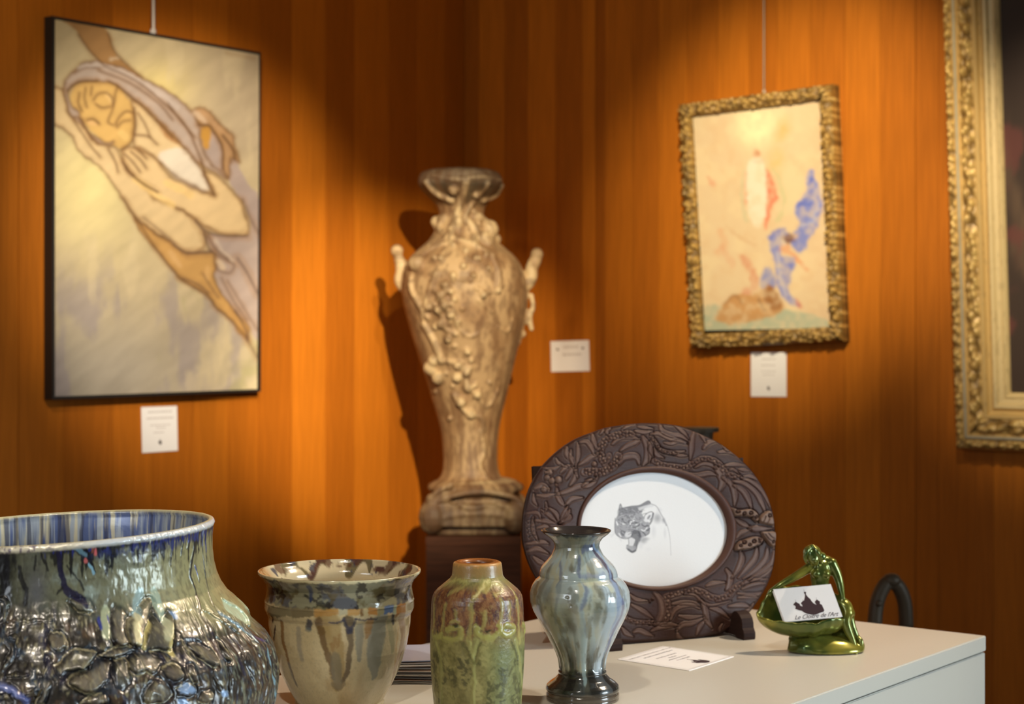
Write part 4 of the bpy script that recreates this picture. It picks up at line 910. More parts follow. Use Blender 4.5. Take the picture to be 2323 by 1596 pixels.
    D.fill(d([(960, 620), (1000, 540), (1080, 480), (1155, 470), (1160, 560), (1110, 620), (1060, 680), (1000, 680)]), G(218), .9, 1); D.fill(d([(1040, 600), (1080, 540), (1120, 540), (1090, 600), (1060, 630)]), G(128), .8, 1.2)
    for P, v, wd in [([(970, 620), (1000, 530), (1090, 470), (1160, 475), (1160, 560), (1100, 640)], 120, 1.6), ([(1170, 500), (1140, 640), (1100, 720)], 120, 4), ([(680, 770), (720, 700), (800, 690), (870, 730), (830, 780), (740, 800)], 92, 2.2), ([(700, 740), (760, 710), (830, 720)], 100, 1.5),
                     ([(640, 700), (680, 640), (740, 620)], 130, 2), ([(1000, 840), (1050, 860), (1090, 820)], 100, 3), ([(930, 740), (990, 780), (1080, 760)], 110, 2.5), ([(900, 870), (950, 900), (1000, 950)], 96, 2.5), ([(1090, 830), (1080, 920), (1000, 980)], 120, 2), ([(870, 900), (900, 1000), (880, 1080)], 90, 4),
                     ([(690, 560), (740, 540), (780, 520)], 110, 1.6), ([(560, 560), (600, 540), (620, 600)], 118, 2), ([(480, 640), (520, 600), (500, 680)], 120, 1.8), ([(640, 560), (660, 620), (640, 700)], 118, 2.4), ([(880, 470), (930, 460)], 120, 2), ([(520, 620), (560, 700), (620, 680)], 112, 2.4), ([(360, 600), (350, 760), (370, 930), (480, 1020), (600, 1040), (690, 1010)], 116, 1.3),
                     ([(440, 430), (470, 300), (510, 400)], 112, 2.2), ([(510, 395), (700, 345), (880, 325), (1060, 230), (1110, 290)], 118, 1.4), ([(600, 1240), (650, 1290), (730, 1330), (810, 1270), (830, 1100), (880, 1000)], 110, 1.3), ([(640, 1040), (650, 1150), (610, 1180)], 130, 1.2), ([(700, 880), (780, 870), (860, 880)], 96, 3), ([(620, 900), (700, 850), (800, 860)], 130, 1.4), ([(640, 950), (720, 900)], 140, 1.2)]:
        D.line(d(P), wd, G(v), .75, .8)
    for P, v, wd in [([(680, 730), (700, 680), (760, 650)], 235, 2.2), ([(800, 740), (850, 720)], 235, 1.6), ([(390, 680), (410, 740)], 230, 3), ([(920, 850), (980, 870), (1040, 800)], 228, 2), ([(740, 620), (770, 590)], 230, 2), ([(520, 720), (560, 730)], 222, 3), ([(880, 400), (1000, 360), (1150, 330)], 205, 6), ([(440, 930), (480, 990)], 215, 3)]:
        D.line(d(P), wd, G(v), .8, .8)
    rng = random.Random(5)
    for i in range(150):                                   # short hatching over brow and cheek
        x = rng.uniform(400, 1060); y = rng.uniform(360, 960)
        if (x-720)**2/350**2+(y-660)**2/310**2 > 1: continue
        an_ = rng.uniform(-1.0, .6); L_h = rng.uniform(15, 45)
        D.line(d([(x, y), (x+L_h*math.cos(an_), y-L_h*math.sin(an_))]), rng.uniform(.8, 2.0), G(rng.choice((100, 115, 130, 190, 205))), .5, .6)
    for x_, y_, rx, ry, v in [(1260, 600, 12, 14, 176), (1300, 430, 8, 7, 205), (950, 1080, 12, 9, 176), (1000, 1040, 12, 5, 186), (1180, 880, 7, 18, 206), (1420, 920, 4, 15, 205), (910, 1180, 7, 10, 208), (1060, 1260, 8, 6, 216), (1390, 650, 5, 8, 190)]:
        D.dot(*d([(x_, y_)])[0], rx, ry, G(v), .8, soft=.95)
    D.line(d([(1110, 290), (1240, 350), (1340, 520), (1440, 690), (1500, 870), (1530, 1060), (1550, 1400)]), .9, G(170), .8, .7, taper=(1.4, 1.6, 1.2, .8, .6)); D.line(d([(1380, 620), (1450, 760)]), 2, G(165), .7, 1)
    for P in [[(350, 900), (280, 960), (200, 950)], [(350, 930), (270, 1010)], [(480, 1030), (490, 1100)], [(440, 1020), (470, 1070)], [(350, 880), (290, 900)]]: D.line(d(P), .7, G(190), .5, .6)
    xs = np.unique(np.r_[np.linspace(1302, 1390, 20), np.linspace(1390, 1530, 150), np.linspace(1530, 1666, 30)]); ys = np.unique(np.r_[np.linspace(1057, 1125, 16), np.linspace(1125, 1262, 150), np.linspace(1262, 1343, 18)])
    XX, YY = np.meshgrid(xs, ys)
    mesh_obj('drawing', pm(XX, YY, np.full(XX.shape, -6*k)).reshape(-1, 3), quads(len(xs), len(ys)), M['paint'], root, False, D.samp(XX, YY).reshape(-1, 3))
    # backing board
    bb = [(1219, 1053), (1698, 1034), (1712, 1380), (1232, 1400)]
    V = [pm(x, y, -25*k) for x, y in bb]+[pm(x, y, -33*k) for x, y in bb]
    mesh_obj('backing_board', V, [(0, 3, 2, 1), (4, 5, 6, 7), (0, 1, 5, 4), (1, 2, 6, 5), (2, 3, 7, 6), (3, 0, 4, 7)], M['stand_wood'], root, False)
    # the stand it leans in
    st = empty('plate_stand', tuple(P0)); tag(st, 'dark wooden two footed plate stand under the carved oval frame', 'stand')
    for u in (-.082, .112):
        pr = [(.0325, 0), (.0335, .004), (.0335, .009), (.0315, .0125), (.0295, .015), (.029, .021), (.0265, .027), (.022, .0315), (.015, .0345), (.009, .0345), (.004, .031), (.0008, .025), (-.0005, .016), (-.005, .0085), (-.012, .006), (-.05, .008), (-.060, .016), (-.070, .045), (-.082, .110), (-.088, .112), (-.090, .03), (-.095, 0), (-.06, 0), (-.04, .003), (.01, .003), (.016, 0)]
        bm = bmesh.new(); L_s = []
        for sg in (-.0085, .0085):
            vs = [bm.verts.new(tuple(P0+U*(u+sg)+nh*f_+zz*z_)) for f_, z_ in pr]; L_s.append(vs)
        bm.faces.new(L_s[0]); bm.faces.new(L_s[1][::-1])
        for i in range(len(pr)): j = (i+1) % len(pr); bm.faces.new((L_s[0][j], L_s[0][i], L_s[1][i], L_s[1][j]))
        bmesh.ops.recalc_face_normals(bm, faces=bm.faces)
        bm_obj('foot', bm, M['stand_wood'], st)
    for f_, z_ in ((-.045, .012), (-.082, .075)):
        bm_obj('crossbar', box_bm(frameM(P0+U*.016+nh*f_+zz*z_, U, nh, zz), .192, .010, .012, .001), M['stand_wood'], st)
    return pm
oval_frame()

# ---------------------------------------------------------------- figurine card holder
def nodes_green():
    m = bpy.data.materials.new('green_lustre'); m.use_nodes = True; nt = m.node_tree; N = nt.nodes; L = nt.links; b = N['Principled BSDF']
    nz = N.new('ShaderNodeTexNoise'); nz.inputs['Scale'].default_value = 22; nz.inputs['Detail'].default_value = 3
    tc = N.new('ShaderNodeTexCoord'); L.new(tc.outputs['Object'], nz.inputs['Vector'])
    cr = N.new('ShaderNodeValToRGB'); L.new(nz.outputs['Fac'], cr.inputs[0])
    e = cr.color_ramp.elements; e[0].position = .35; e[0].color = (.028, .075, .018, 1); e[1].position = .65; e[1].color = (.30, .27, .04, 1)
    k = cr.color_ramp.elements.new(.5); k.color = (.09, .12, .022, 1)
    lw = N.new('ShaderNodeLayerWeight'); lw.inputs[0].default_value = .35
    mx = N.new('ShaderNodeMixRGB'); L.new(lw.outputs['Facing'], mx.inputs[0]); L.new(cr.outputs[0], mx.inputs[1]); mx.inputs[2].default_value = (.38, .33, .05, 1)
    L.new(mx.outputs[0], b.inputs['Base Color'])
    b.inputs['Metallic'].default_value = .55; b.inputs['Roughness'].default_value = .24; b.inputs['Coat Weight'].default_value = .5; b.inputs['Coat Roughness'].default_value = .08
    return m
M['green_bronze'] = nodes_green()
def remesh(name, bm, voxel, material, parent, smooth_it=2, smooth_f=.5):
    me = bpy.data.meshes.new('tmp'); bm.to_mesh(me); bm.free()
    t = bpy.data.objects.new('tmp', me); COL.objects.link(t)
    md = t.modifiers.new('r', 'REMESH'); md.mode = 'VOXEL'; md.voxel_size = voxel; md.use_smooth_shade = True
    if smooth_it:
        s2 = t.modifiers.new('s', 'SMOOTH'); s2.iterations = smooth_it; s2.factor = smooth_f
    dg = bpy.context.evaluated_depsgraph_get(); dg.update()
    me2 = bpy.data.meshes.new_from_object(t.evaluated_get(dg)); bpy.data.objects.remove(t); bpy.data.meshes.remove(me)
    V = np.zeros(len(me2.vertices)*3); me2.vertices.foreach_get('co', V); V = V.reshape(-1, 3)
    off = np.array(world_loc(parent)); me2.vertices.foreach_set('co', (V-off).astype(np.float32).ravel())
    me2.polygons.foreach_set('use_smooth', [True]*len(me2.polygons)); me2.materials.clear(); me2.materials.append(material); me2.name = name
    o = bpy.data.objects.new(name, me2); COL.objects.link(o); o.parent = parent; me2.update()
    return o
def ball(bm, c, r, rot=None, seg=16):
    g = bmesh.ops.create_uvsphere(bm, u_segments=seg, v_segments=seg//2+2, radius=1.0)
    Mx = Matrix.Translation(Vector(c)) @ (rot if rot is not None else Matrix.Identity(4)) @ Matrix.Diagonal((*(r if hasattr(r, '__len__') else (r, r, r)), 1))
    bmesh.ops.transform(bm, matrix=Mx, verts=g['verts'])
def tube(bm, P, R, seg=12, caps=True, n=5):
    P = np.asarray(P, float); Rv = np.asarray(R, float)*np.ones(len(P))
    Q = catmull(np.column_stack([P, Rv]), n) if len(P) > 2 else np.column_stack([P, Rv])
    rings = []; a = None
    for i in range(len(Q)):
        t = Q[min(i+1, len(Q)-1), :3]-Q[max(i-1, 0), :3]; t = t/(np.linalg.norm(t)+1e-12)
        if a is None: a = np.cross(t, np.array([0, 0, 1.]) if abs(t[2]) < .9 else np.array([1., 0, 0]))
        a = a-t*(a@t); a /= np.linalg.norm(a); b = np.cross(t, a)
        rings.append([bm.verts.new(tuple(Q[i, :3]+Q[i, 3]*(a*math.cos(w)+b*math.sin(w)))) for w in np.linspace(0, 2*math.pi, seg, endpoint=False)])
    for i in range(len(rings)-1):
        for j in range(seg): bm.faces.new((rings[i][j], rings[i][(j+1) % seg], rings[i+1][(j+1) % seg], rings[i+1][j]))
    if caps:
        bm.faces.new(rings[0][::-1]); bm.faces.new(rings[-1])
        ball(bm, Q[0, :3], Q[0, 3], seg=seg); ball(bm, Q[-1, :3], Q[-1, 3], seg=seg)
def figurine():
    Y0 = 2.155; k = Y0/F
    zc = lambda P: q(P, 1700, 1220, 5.7)
    def p3(x, y, d):                                       # crop point and depth in crop units (positive = away)
        (px, py), = zc([(x, y)]); return at(px, py, Y0+d/5.7*k)
    u = k/5.7
    root = empty('figurine_card_holder', (*at(1875, 1480, Y0)[:2], ZT)); tag(root, 'green lustre figurine of a nude leaning over a shell shaped dish', 'figurine')
    # body: one continuous surface
    bm = bmesh.new()
    D_ = 150                                                # the torso stands behind the cards
    ball(bm, p3(812, 205, D_-60), (108*u, 112*u, 118*u)); ball(bm, p3(838, 275, D_-105), (68*u, 66*u, 84*u)); ball(bm, p3(850, 300, D_-175), (17*u, 20*u, 22*u))
    ball(bm, p3(912, 240, D_), (70*u, 62*u, 68*u))
    tube(bm, [p3(860, 290, D_-20), p3(910, 340, D_+20)], [60*u, 66*u])
    tube(bm, [p3(780, 385, D_), p3(910, 365, D_+20), p3(1050, 335, D_+10)], [66*u, 96*u, 76*u])
    tube(bm, [p3(925, 390, D_+20), p3(915, 470, D_+10), p3(915, 570, D_+10), p3(935, 680, D_+20), p3(990, 800, D_+20)], [136*u, 136*u, 116*u, 128*u, 150*u])
    ball(bm, p3(860, 462, D_-88), (58*u, 50*u, 54*u)); ball(bm, p3(985, 460, D_-88), (60*u, 50*u, 56*u))
    tube(bm, [p3(775, 380, D_-10), p3(660, 455, D_-50), p3(540, 525, 50), p3(400, 605, 20), p3(265, 695, 10)], [66*u, 60*u, 52*u, 42*u, 30*u])
    for dx, dy in ((-46, 44), (-34, 62), (-16, 70), (4, 66)): tube(bm, [p3(280, 680, 0), p3(280+dx*.6, 680+dy*.6, -14), p3(280+dx*1.3, 680+dy*1.2, 0)], [15*u, 12*u, 9*u], 8)
    tube(bm, [p3(1060, 330, D_), p3(1125, 450, D_-10), p3(1165, 570, D_-40), p3(1190, 690, 60), p3(1208, 780, 10)], [80*u, 66*u, 54*u, 44*u, 32*u]); ball(bm, p3(985, 305, D_+45), (105*u, 90*u, 84*u))
    for dx in (-20, -6, 8, 20): tube(bm, [p3(1208, 775, 5), p3(1208+dx, 815, -20), p3(1205+dx, 850, -22)], [14*u, 11*u, 9*u], 8)
    tube(bm, [p3(1010, 820, D_+20), p3(1140, 850, 90), p3(1235, 890, 20), p3(1268, 970, -30)], [150*u, 118*u, 100*u, 80*u])
    tube(bm, [p3(1265, 960, -25), p3(1245, 1080, -60), p3(1280, 1200, -70), p3(1335, 1330, -80), p3(1365, 1420, -90)], [78*u, 66*u, 58*u, 44*u, 34*u])
    tube(bm, [p3(1360, 1420, -90), p3(1350, 1465, -130), p3(1385, 1495, -170)], [36*u, 30*u, 22*u])
    tube(bm, [p3(1060, 830, D_+40), p3(1200, 880, 110), p3(1290, 970, 60)], [120*u, 100*u, 78*u])
    tube(bm, [p3(1285, 960, 60), p3(1310, 1090, 40), p3(1350, 1200, 20), p3(1400, 1300, 0)], [72*u, 58*u, 48*u, 36*u])
    tube(bm, [p3(1400, 1290, 0), p3(1440, 1330, -40), p3(1455, 1400, -60)], [38*u, 36*u, 24*u])
    body = remesh('body', bm, 34*u*.36, M['green_bronze'], root, 4, .5)
    # hair cap and fringe
    bm = bmesh.new()
    ball(bm, p3(810, 184, D_-40), (119*u, 112*u, 100*u)); ball(bm, p3(925, 240, D_+4), (72*u, 66*u, 66*u))
    tube(bm, [p3(800, 100, D_-90), p3(745, 170, D_-150), p3(720, 260, D_-140), p3(745, 330, D_-110)], [24*u, 28*u, 26*u, 16*u]); tube(bm, [p3(820, 100, D_-100), p3(880, 180, D_-150), p3(915, 270, D_-110), p3(930, 330, D_-60)], [24*u, 30*u, 30*u, 22*u])
    remesh('hair', bm, 12*u, M['green_bronze'], body, 2, .5)
    # rock base
    bm = bmesh.new()
    ball(bm, p3(760, 1400, -20), (235*u, 240*u, 140*u)); ball(bm, p3(720, 1500, -30), (210*u, 250*u, 80*u)); ball(bm, p3(1060, 1500, -30), (370*u, 260*u, 90*u)); ball(bm, p3(900, 1500, -30), (390*u, 270*u, 80*u)); ball(bm, p3(860, 1340, 10), (310*u, 200*u, 110*u)); ball(bm, p3(960, 1330, 40), (240*u, 150*u, 110*u))
    ball(bm, p3(1420, 1400, 20), (76*u, 110*u, 100*u)); ball(bm, p3(1330, 1480, -60), (90*u, 110*u, 40*u)); ball(bm, p3(620, 1300, 30), (120*u, 120*u, 90*u)); ball(bm, p3(1180, 1300, 90), (180*u, 110*u, 160*u))
    ball(bm, p3(1130, 1130, 130), (120*u, 90*u, 160*u)); ball(bm, p3(1090, 960, 150), (130*u, 70*u, 150*u)); ball(bm, p3(560, 1400, 0), (64*u, 120*u, 80*u)); ball(bm, p3(760, 1270, 30), (110*u, 110*u, 90*u))
    cb_ = p3(985, 1450, -20); cb_[2] = ZT+.002; ball(bm, cb_, (505*u, 270*u, 150*u), seg=32); ball(bm, cb_, (470*u, 250*u, 190*u), seg=32)
    g = bmesh.ops.bisect_plane(bm, geom=bm.verts[:]+bm.edges[:]+bm.faces[:], plane_co=(0, 0, ZT+.0006), plane_no=(0, 0, 1), clear_inner=True)
    bmesh.ops.holes_fill(bm, edges=bm.edges)
    bs = remesh('rock_base', bm, 13*u, M['green_bronze'], root, 24, .6)
    # shell dish: outer and inner skin with ribs and a scalloped lip
    lip = np.array([(240, 705, 60), (150, 850, 0), (95, 990, -60), (240, 1060, -160), (430, 1085, -210), (600, 1108, -230), (760, 1100, -240), (870, 1112, -235), (1000, 1062, -220), (1110, 1040, -190), (1250, 1035, -90), (1240, 930, 60), (1120, 760, 150), (900, 650, 170), (640, 615, 180), (400, 630, 140)], float)
    Q = catmull(lip, 12, True); n = len(Q)
    cen = np.array([720, 1235, 20.])
    rings = []
    for part, sc in ((0, 1), (1, .94)):
        for s_ in np.linspace(0, 1, 22) if part == 0 else np.linspace(1, 0, 22):
            ang = s_*math.pi/2
            rr_ = math.cos(ang); dd = math.sin(ang)
            ph = np.arange(n)/n*2*math.pi
            rib = 1+.008*np.cos(ph*17)*(1-s_)**.5
            cm = Q.mean(0); P = cm+(Q-cm)*(rr_*rib*sc)[:, None]+(cen-cm)*dd*(1 if part == 0 else .88)
            if part == 0 and s_ == 0 or part == 1 and s_ == 0: P = P+np.array([0, -1, 0])*(6*np.cos(ph*17))[:, None]
            rings.append(P)
    R_ = np.array(rings); W = np.array([[p3(*v) for v in ring] for ring in R_])
    nr = len(rings); idx = []
    # part 0 runs lip -> bottom, part 1 bottom -> lip; join lip to lip
    V = W.reshape(-1, 3); Fq = quads(n, nr, True)
    join = np.stack([np.arange(n)+(nr-1)*n, (np.arange(n)+1) % n+(nr-1)*n, (np.arange(n)+1) % n, np.arange(n)], -1)
    mid = 21; Fq = np.concatenate([Fq, join])
    Fq = Fq[~(((Fq//n).min(1) == mid) & ((Fq//n).max(1) == mid+1))]
    mesh_obj('shell_dish', V, Fq, M['green_bronze'], root, True)
figurine()

# ---------------------------------------------------------------- business cards in the shell
def sheet(name, corners, thick, material, parent=None, n=(1, 1)):
    """thin sheet from 4 world corners TL TR BR BL, thickness to the back"""
    C4 = np.array(corners, float); nr = np.cross(C4[1]-C4[0], C4[3]-C4[0]); nr /= np.linalg.norm(nr)
    V = np.vstack([C4, C4+nr*thick]); return mesh_obj(name, V, [(0, 3, 2, 1), (4, 5, 6, 7), (0, 1, 5, 4), (1, 2, 6, 5), (2, 3, 7, 6), (3, 0, 4, 7)], material, parent, False)
def flat_poly(name, P, bil, material, parent, off):
    """flat printed shape: points (u,v) in the unit square of the card"""
    bm = bmesh.new(); vs = [bm.verts.new(tuple(bil(u, v, off))) for u, v in P]
    f = bm.faces.new(vs); bmesh.ops.triangulate(bm, faces=[f]); return bm_obj(name, bm, material, parent)
def bilin(C4, nr):
    C4 = np.array(C4, float)
    return lambda u, v, off=0: (C4[0]*(1-u)+C4[1]*u)*(1-v)+(C4[3]*(1-u)+C4[2]*u)*v+nr*off
def homog(src):
    """projective map from 4 source points TL TR BR BL to the unit square"""
    A = []; b = []
    for (x, y), (u, v) in zip(src, [(0, 0), (1, 0), (1, 1), (0, 1)]):
        A += [[x, y, 1, 0, 0, 0, -u*x, -u*y], [0, 0, 0, x, y, 1, -v*x, -v*y]]; b += [u, v]
    h = np.linalg.solve(np.array(A, float), np.array(b, float))
    def f(P):
        P = np.asarray(P, float); w_ = h[6]*P[:, 0]+h[7]*P[:, 1]+1
        return np.stack([(h[0]*P[:, 0]+h[1]*P[:, 1]+h[2])/w_, (h[3]*P[:, 0]+h[4]*P[:, 1]+h[5])/w_], -1)
    return f
SIL = [(1035, 385), (1060, 380), (1085, 400), (1075, 430), (1090, 470), (1150, 540), (1200, 580), (1240, 640), (1300, 705), (1340, 725), (1385, 750), (1340, 680), (1340, 650), (1385, 595), (1420, 615), (1480, 655), (1475, 710), (1540, 750), (1560, 800), (1610, 900), (1590, 940), (1500, 965), (1420, 1000), (1360, 1020), (1290, 1025), (1200, 1010), (1100, 990), (1030, 950), (960, 905), (880, 890), (780, 850), (800, 810), (780, 770), (725, 740), (740, 715), (795, 655), (850, 690), (900, 710), (920, 760), (990, 795), (980, 750), (935, 695), (950, 680), (1000, 630), (1030, 620), (1050, 540), (1055, 470), (1045, 440), (1015, 405)]
def card_logo(bil, parent, scale=None, col='ink'):
    hm = homog([(165, 310), (1770, 170), (2140, 1085), (485, 1220)])
    uv = hm(SIL)
    if scale is not None: uv = (uv-uv.mean(0))*scale[2]+np.array(scale[:2])
    flat_poly('tower_emblem', uv, bil, M[col], parent, .0002)
    if scale is None:
        bm = bmesh.new()
        for P in ([(1035, 385), (1012, 310)], [(795, 655), (778, 590)], [(1000, 630), (992, 590)], [(1385, 595), (1372, 540)]):
            a, b = hm(P); d = .0022
            vs = [bm.verts.new(tuple(bil(*p, .0002))) for p in ((a[0]-d, a[1]), (a[0]+d, a[1]), (b[0]+d*.5, b[1]), (b[0]-d*.5, b[1]))]; bm.faces.new(vs)
        bm_obj('spire_lines', bm, M['grey_ink'], parent)
def text_on(name, body, bil, C4, nr, u, v, size, parent, material, shear=.4, align='CENTER', extr=0):
    c = bpy.data.curves.new(name, 'FONT'); c.body = body; c.size = size; c.shear = shear; c.align_x = align; c.align_y = 'CENTER'
    c.space_character = .95; c.materials.append(material); c.extrude = .00003
    o = bpy.data.objects.new(name, c); COL.objects.link(o); o.parent = parent
    C4 = np.array(C4, float); ax = C4[1]-C4[0]; ax /= np.linalg.norm(ax); ay = np.cross(nr, ax)
    p = bil(u, v, .0003)-np.array(world_loc(parent))
    o.matrix_local = frameM(p, ax, ay, nr)
    dg = bpy.context.evaluated_depsgraph_get(); dg.update()
    me = bpy.data.meshes.new_from_object(o.evaluated_get(dg)); ml = o.matrix_local.copy(); bpy.data.objects.remove(o)
    me.transform(ml); o = bpy.data.objects.new(name, me); COL.objects.link(o); o.parent = parent
    return o
def cards():
    u = 2.155/F
    def mk(pxs, depths): return [at(x, y, Y_) for (x, y), Y_ in zip(pxs, depths)]
    C4 = mk([(1754, 1336), (1884.5, 1324), (1915, 1398.5), (1780, 1410)], [2.153, 2.150, 2.134, 2.137])
    C4[2] = C4[1]+(C4[3]-C4[0])
    nr = np.cross(C4[3]-C4[0], C4[1]-C4[0]); nr /= np.linalg.norm(nr)
    if nr[1] > 0: nr = -nr
    C4 = [c for c in C4]
    C4b = [np.array(c)-nr*.0012+np.array([-.0016, 0, -.0004]) for c in C4]
    for nm, cc, lab in (('business_card', C4, 'front white business card with dark tower emblem, standing in the green shell'), ('business_card', C4b, 'white business card just behind the front one in the green shell')):
        r = empty(nm, tuple(np.mean(cc, 0))); tag(r, lab, 'card', 'business cards in the shell')
        V = np.vstack([np.array(cc), np.array(cc)-nr*.0005])
        sh = mesh_obj('card_sheet', V, [(0, 3, 2, 1), (4, 5, 6, 7), (0, 1, 5, 4), (1, 2, 6, 5), (2, 3, 7, 6), (3, 0, 4, 7)], M['card'], r, False)
        if cc is C4:
            bl = bilin(cc, nr); card_logo(bl, sh)
            o = text_on('lettering', "Le Cloître de l'Art", bl, cc, nr, .56, .905, .0076, sh, M['grey_ink'], .45)
cards()
def table_card():
    pts = [tab(x, y) for x, y in [(1504.3, 1465.8), (1664.6, 1489.5), (1560.7, 1520), (1400.4, 1495.9)]]
    pts[2] = pts[1]+pts[3]-pts[0]
    r = empty('caption_card', tuple(np.mean(pts, 0))); tag(r, 'white caption card lying flat on the cabinet before the oval frame', 'card')
    C4 = [p+Z3*.0008 for p in (pts[3], pts[0], pts[1], pts[2])]        # reading direction runs along the left edge
    V = np.vstack([np.array(C4), np.array(C4)-Z3*.0007])
    r = mesh_obj('card_sheet', V, [(0, 3, 2, 1), (4, 5, 6, 7), (0, 1, 5, 4), (1, 2, 6, 5), (2, 3, 7, 6), (3, 0, 4, 7)], M['card'], r, False)
    bl = bilin(C4, Z3)
    rng = random.Random(8)
    for k_, (v, a, b) in enumerate([(.13, .06, .96), (.23, .22, .86), (.36, .30, .72), (.45, .44, .60), (.52, .32, .70), (.60, .38, .66)]):
        bm = bmesh.new(); x = a
        while x < b:
            w_ = rng.uniform(.008, .018); hgt = rng.uniform(.008, .022)
            vs = [bm.verts.new(tuple(bl(*p, .0002))) for p in ((x, v-hgt), (x+w_*.6, v-hgt), (x+w_*.7, v+.008), (x+.003, v+.008))]; bm.faces.new(vs)
            x += w_+rng.choice((.003, .004, .012))
        o = bm_obj('text_line', bm, M['grey_ink'], r)
    card_logo(bl, r, (.50, .80, .42))
    for t_ in ((.03, .03, .97, .034), (.03, .966, .97, .97), (.03, .03, .034, .97), (.966, .03, .97, .97)):
        a0, b0, a1_, b1 = t_; bm = bmesh.new(); bm.faces.new([bm.verts.new(tuple(bl(*p, .0002))) for p in ((a0, b0), (a1_, b0), (a1_, b1), (a0, b1))])
        bm_obj('border_line', bm, M['grey_ink'], r)
table_card()

# ---------------------------------------------------------------- stack of leaflets
def leaflets():
    cols = [(.50, .47, .46), (.34, .15, .08), (.22, .22, .26), (.46, .30, .16), (.55, .52, .50), (.12, .10, .10), (.50, .32, .20), (.40, .40, .45), (.16, .09, .06), (.52, .48, .44), (.33, .25, .22), (.42, .46, .60)]
    names = ['pale grey', 'rust brown', 'slate grey', 'ochre', 'cream', 'black', 'tan', 'cool grey', 'dark brown', 'ivory', 'taupe', 'blue grey']
    rng = random.Random(4); z = ZT+.0002
    cp = tab(945, 1541)
    for i in range(12):
        th = .0017
        m = mat('leaflet_'+names[i].replace(' ', '_'), cols[i], .35, coat=.2)
        ang = .06*math.sin(i*1.7)+(i-6)*.028
        ax = np.array([math.cos(ang), math.sin(ang), 0]); ay = np.array([-ax[1], ax[0], 0])
        c = cp+ax*(.0+rng.uniform(-.004, .004))+ay*(.03+rng.uniform(-.004, .004)); c[2] = z+th/2
        r = empty('leaflet', (c[0], c[1], z)); tag(r, f'{names[i]} folded leaflet, '+('topmost' if i == 11 else 'lowest' if i == 0 else f'number {i+1} up')+' in the stack between cream pot and bottle vase', 'leaflet', 'leaflets stacked behind the pots')
        bm_obj('cover', box_bm(frameM(c+Z3*(th/2-.0002), ax, ay, Z3), .15, .10, .00035), m, r)
        bm_obj('pages', box_bm(frameM(c, ax, ay, Z3), .1485, .0985, th-.0010), m if i % 3 == 2 else M['card'], r)
        z += th+.0004 if i < 10 else th+.0006
leaflets()

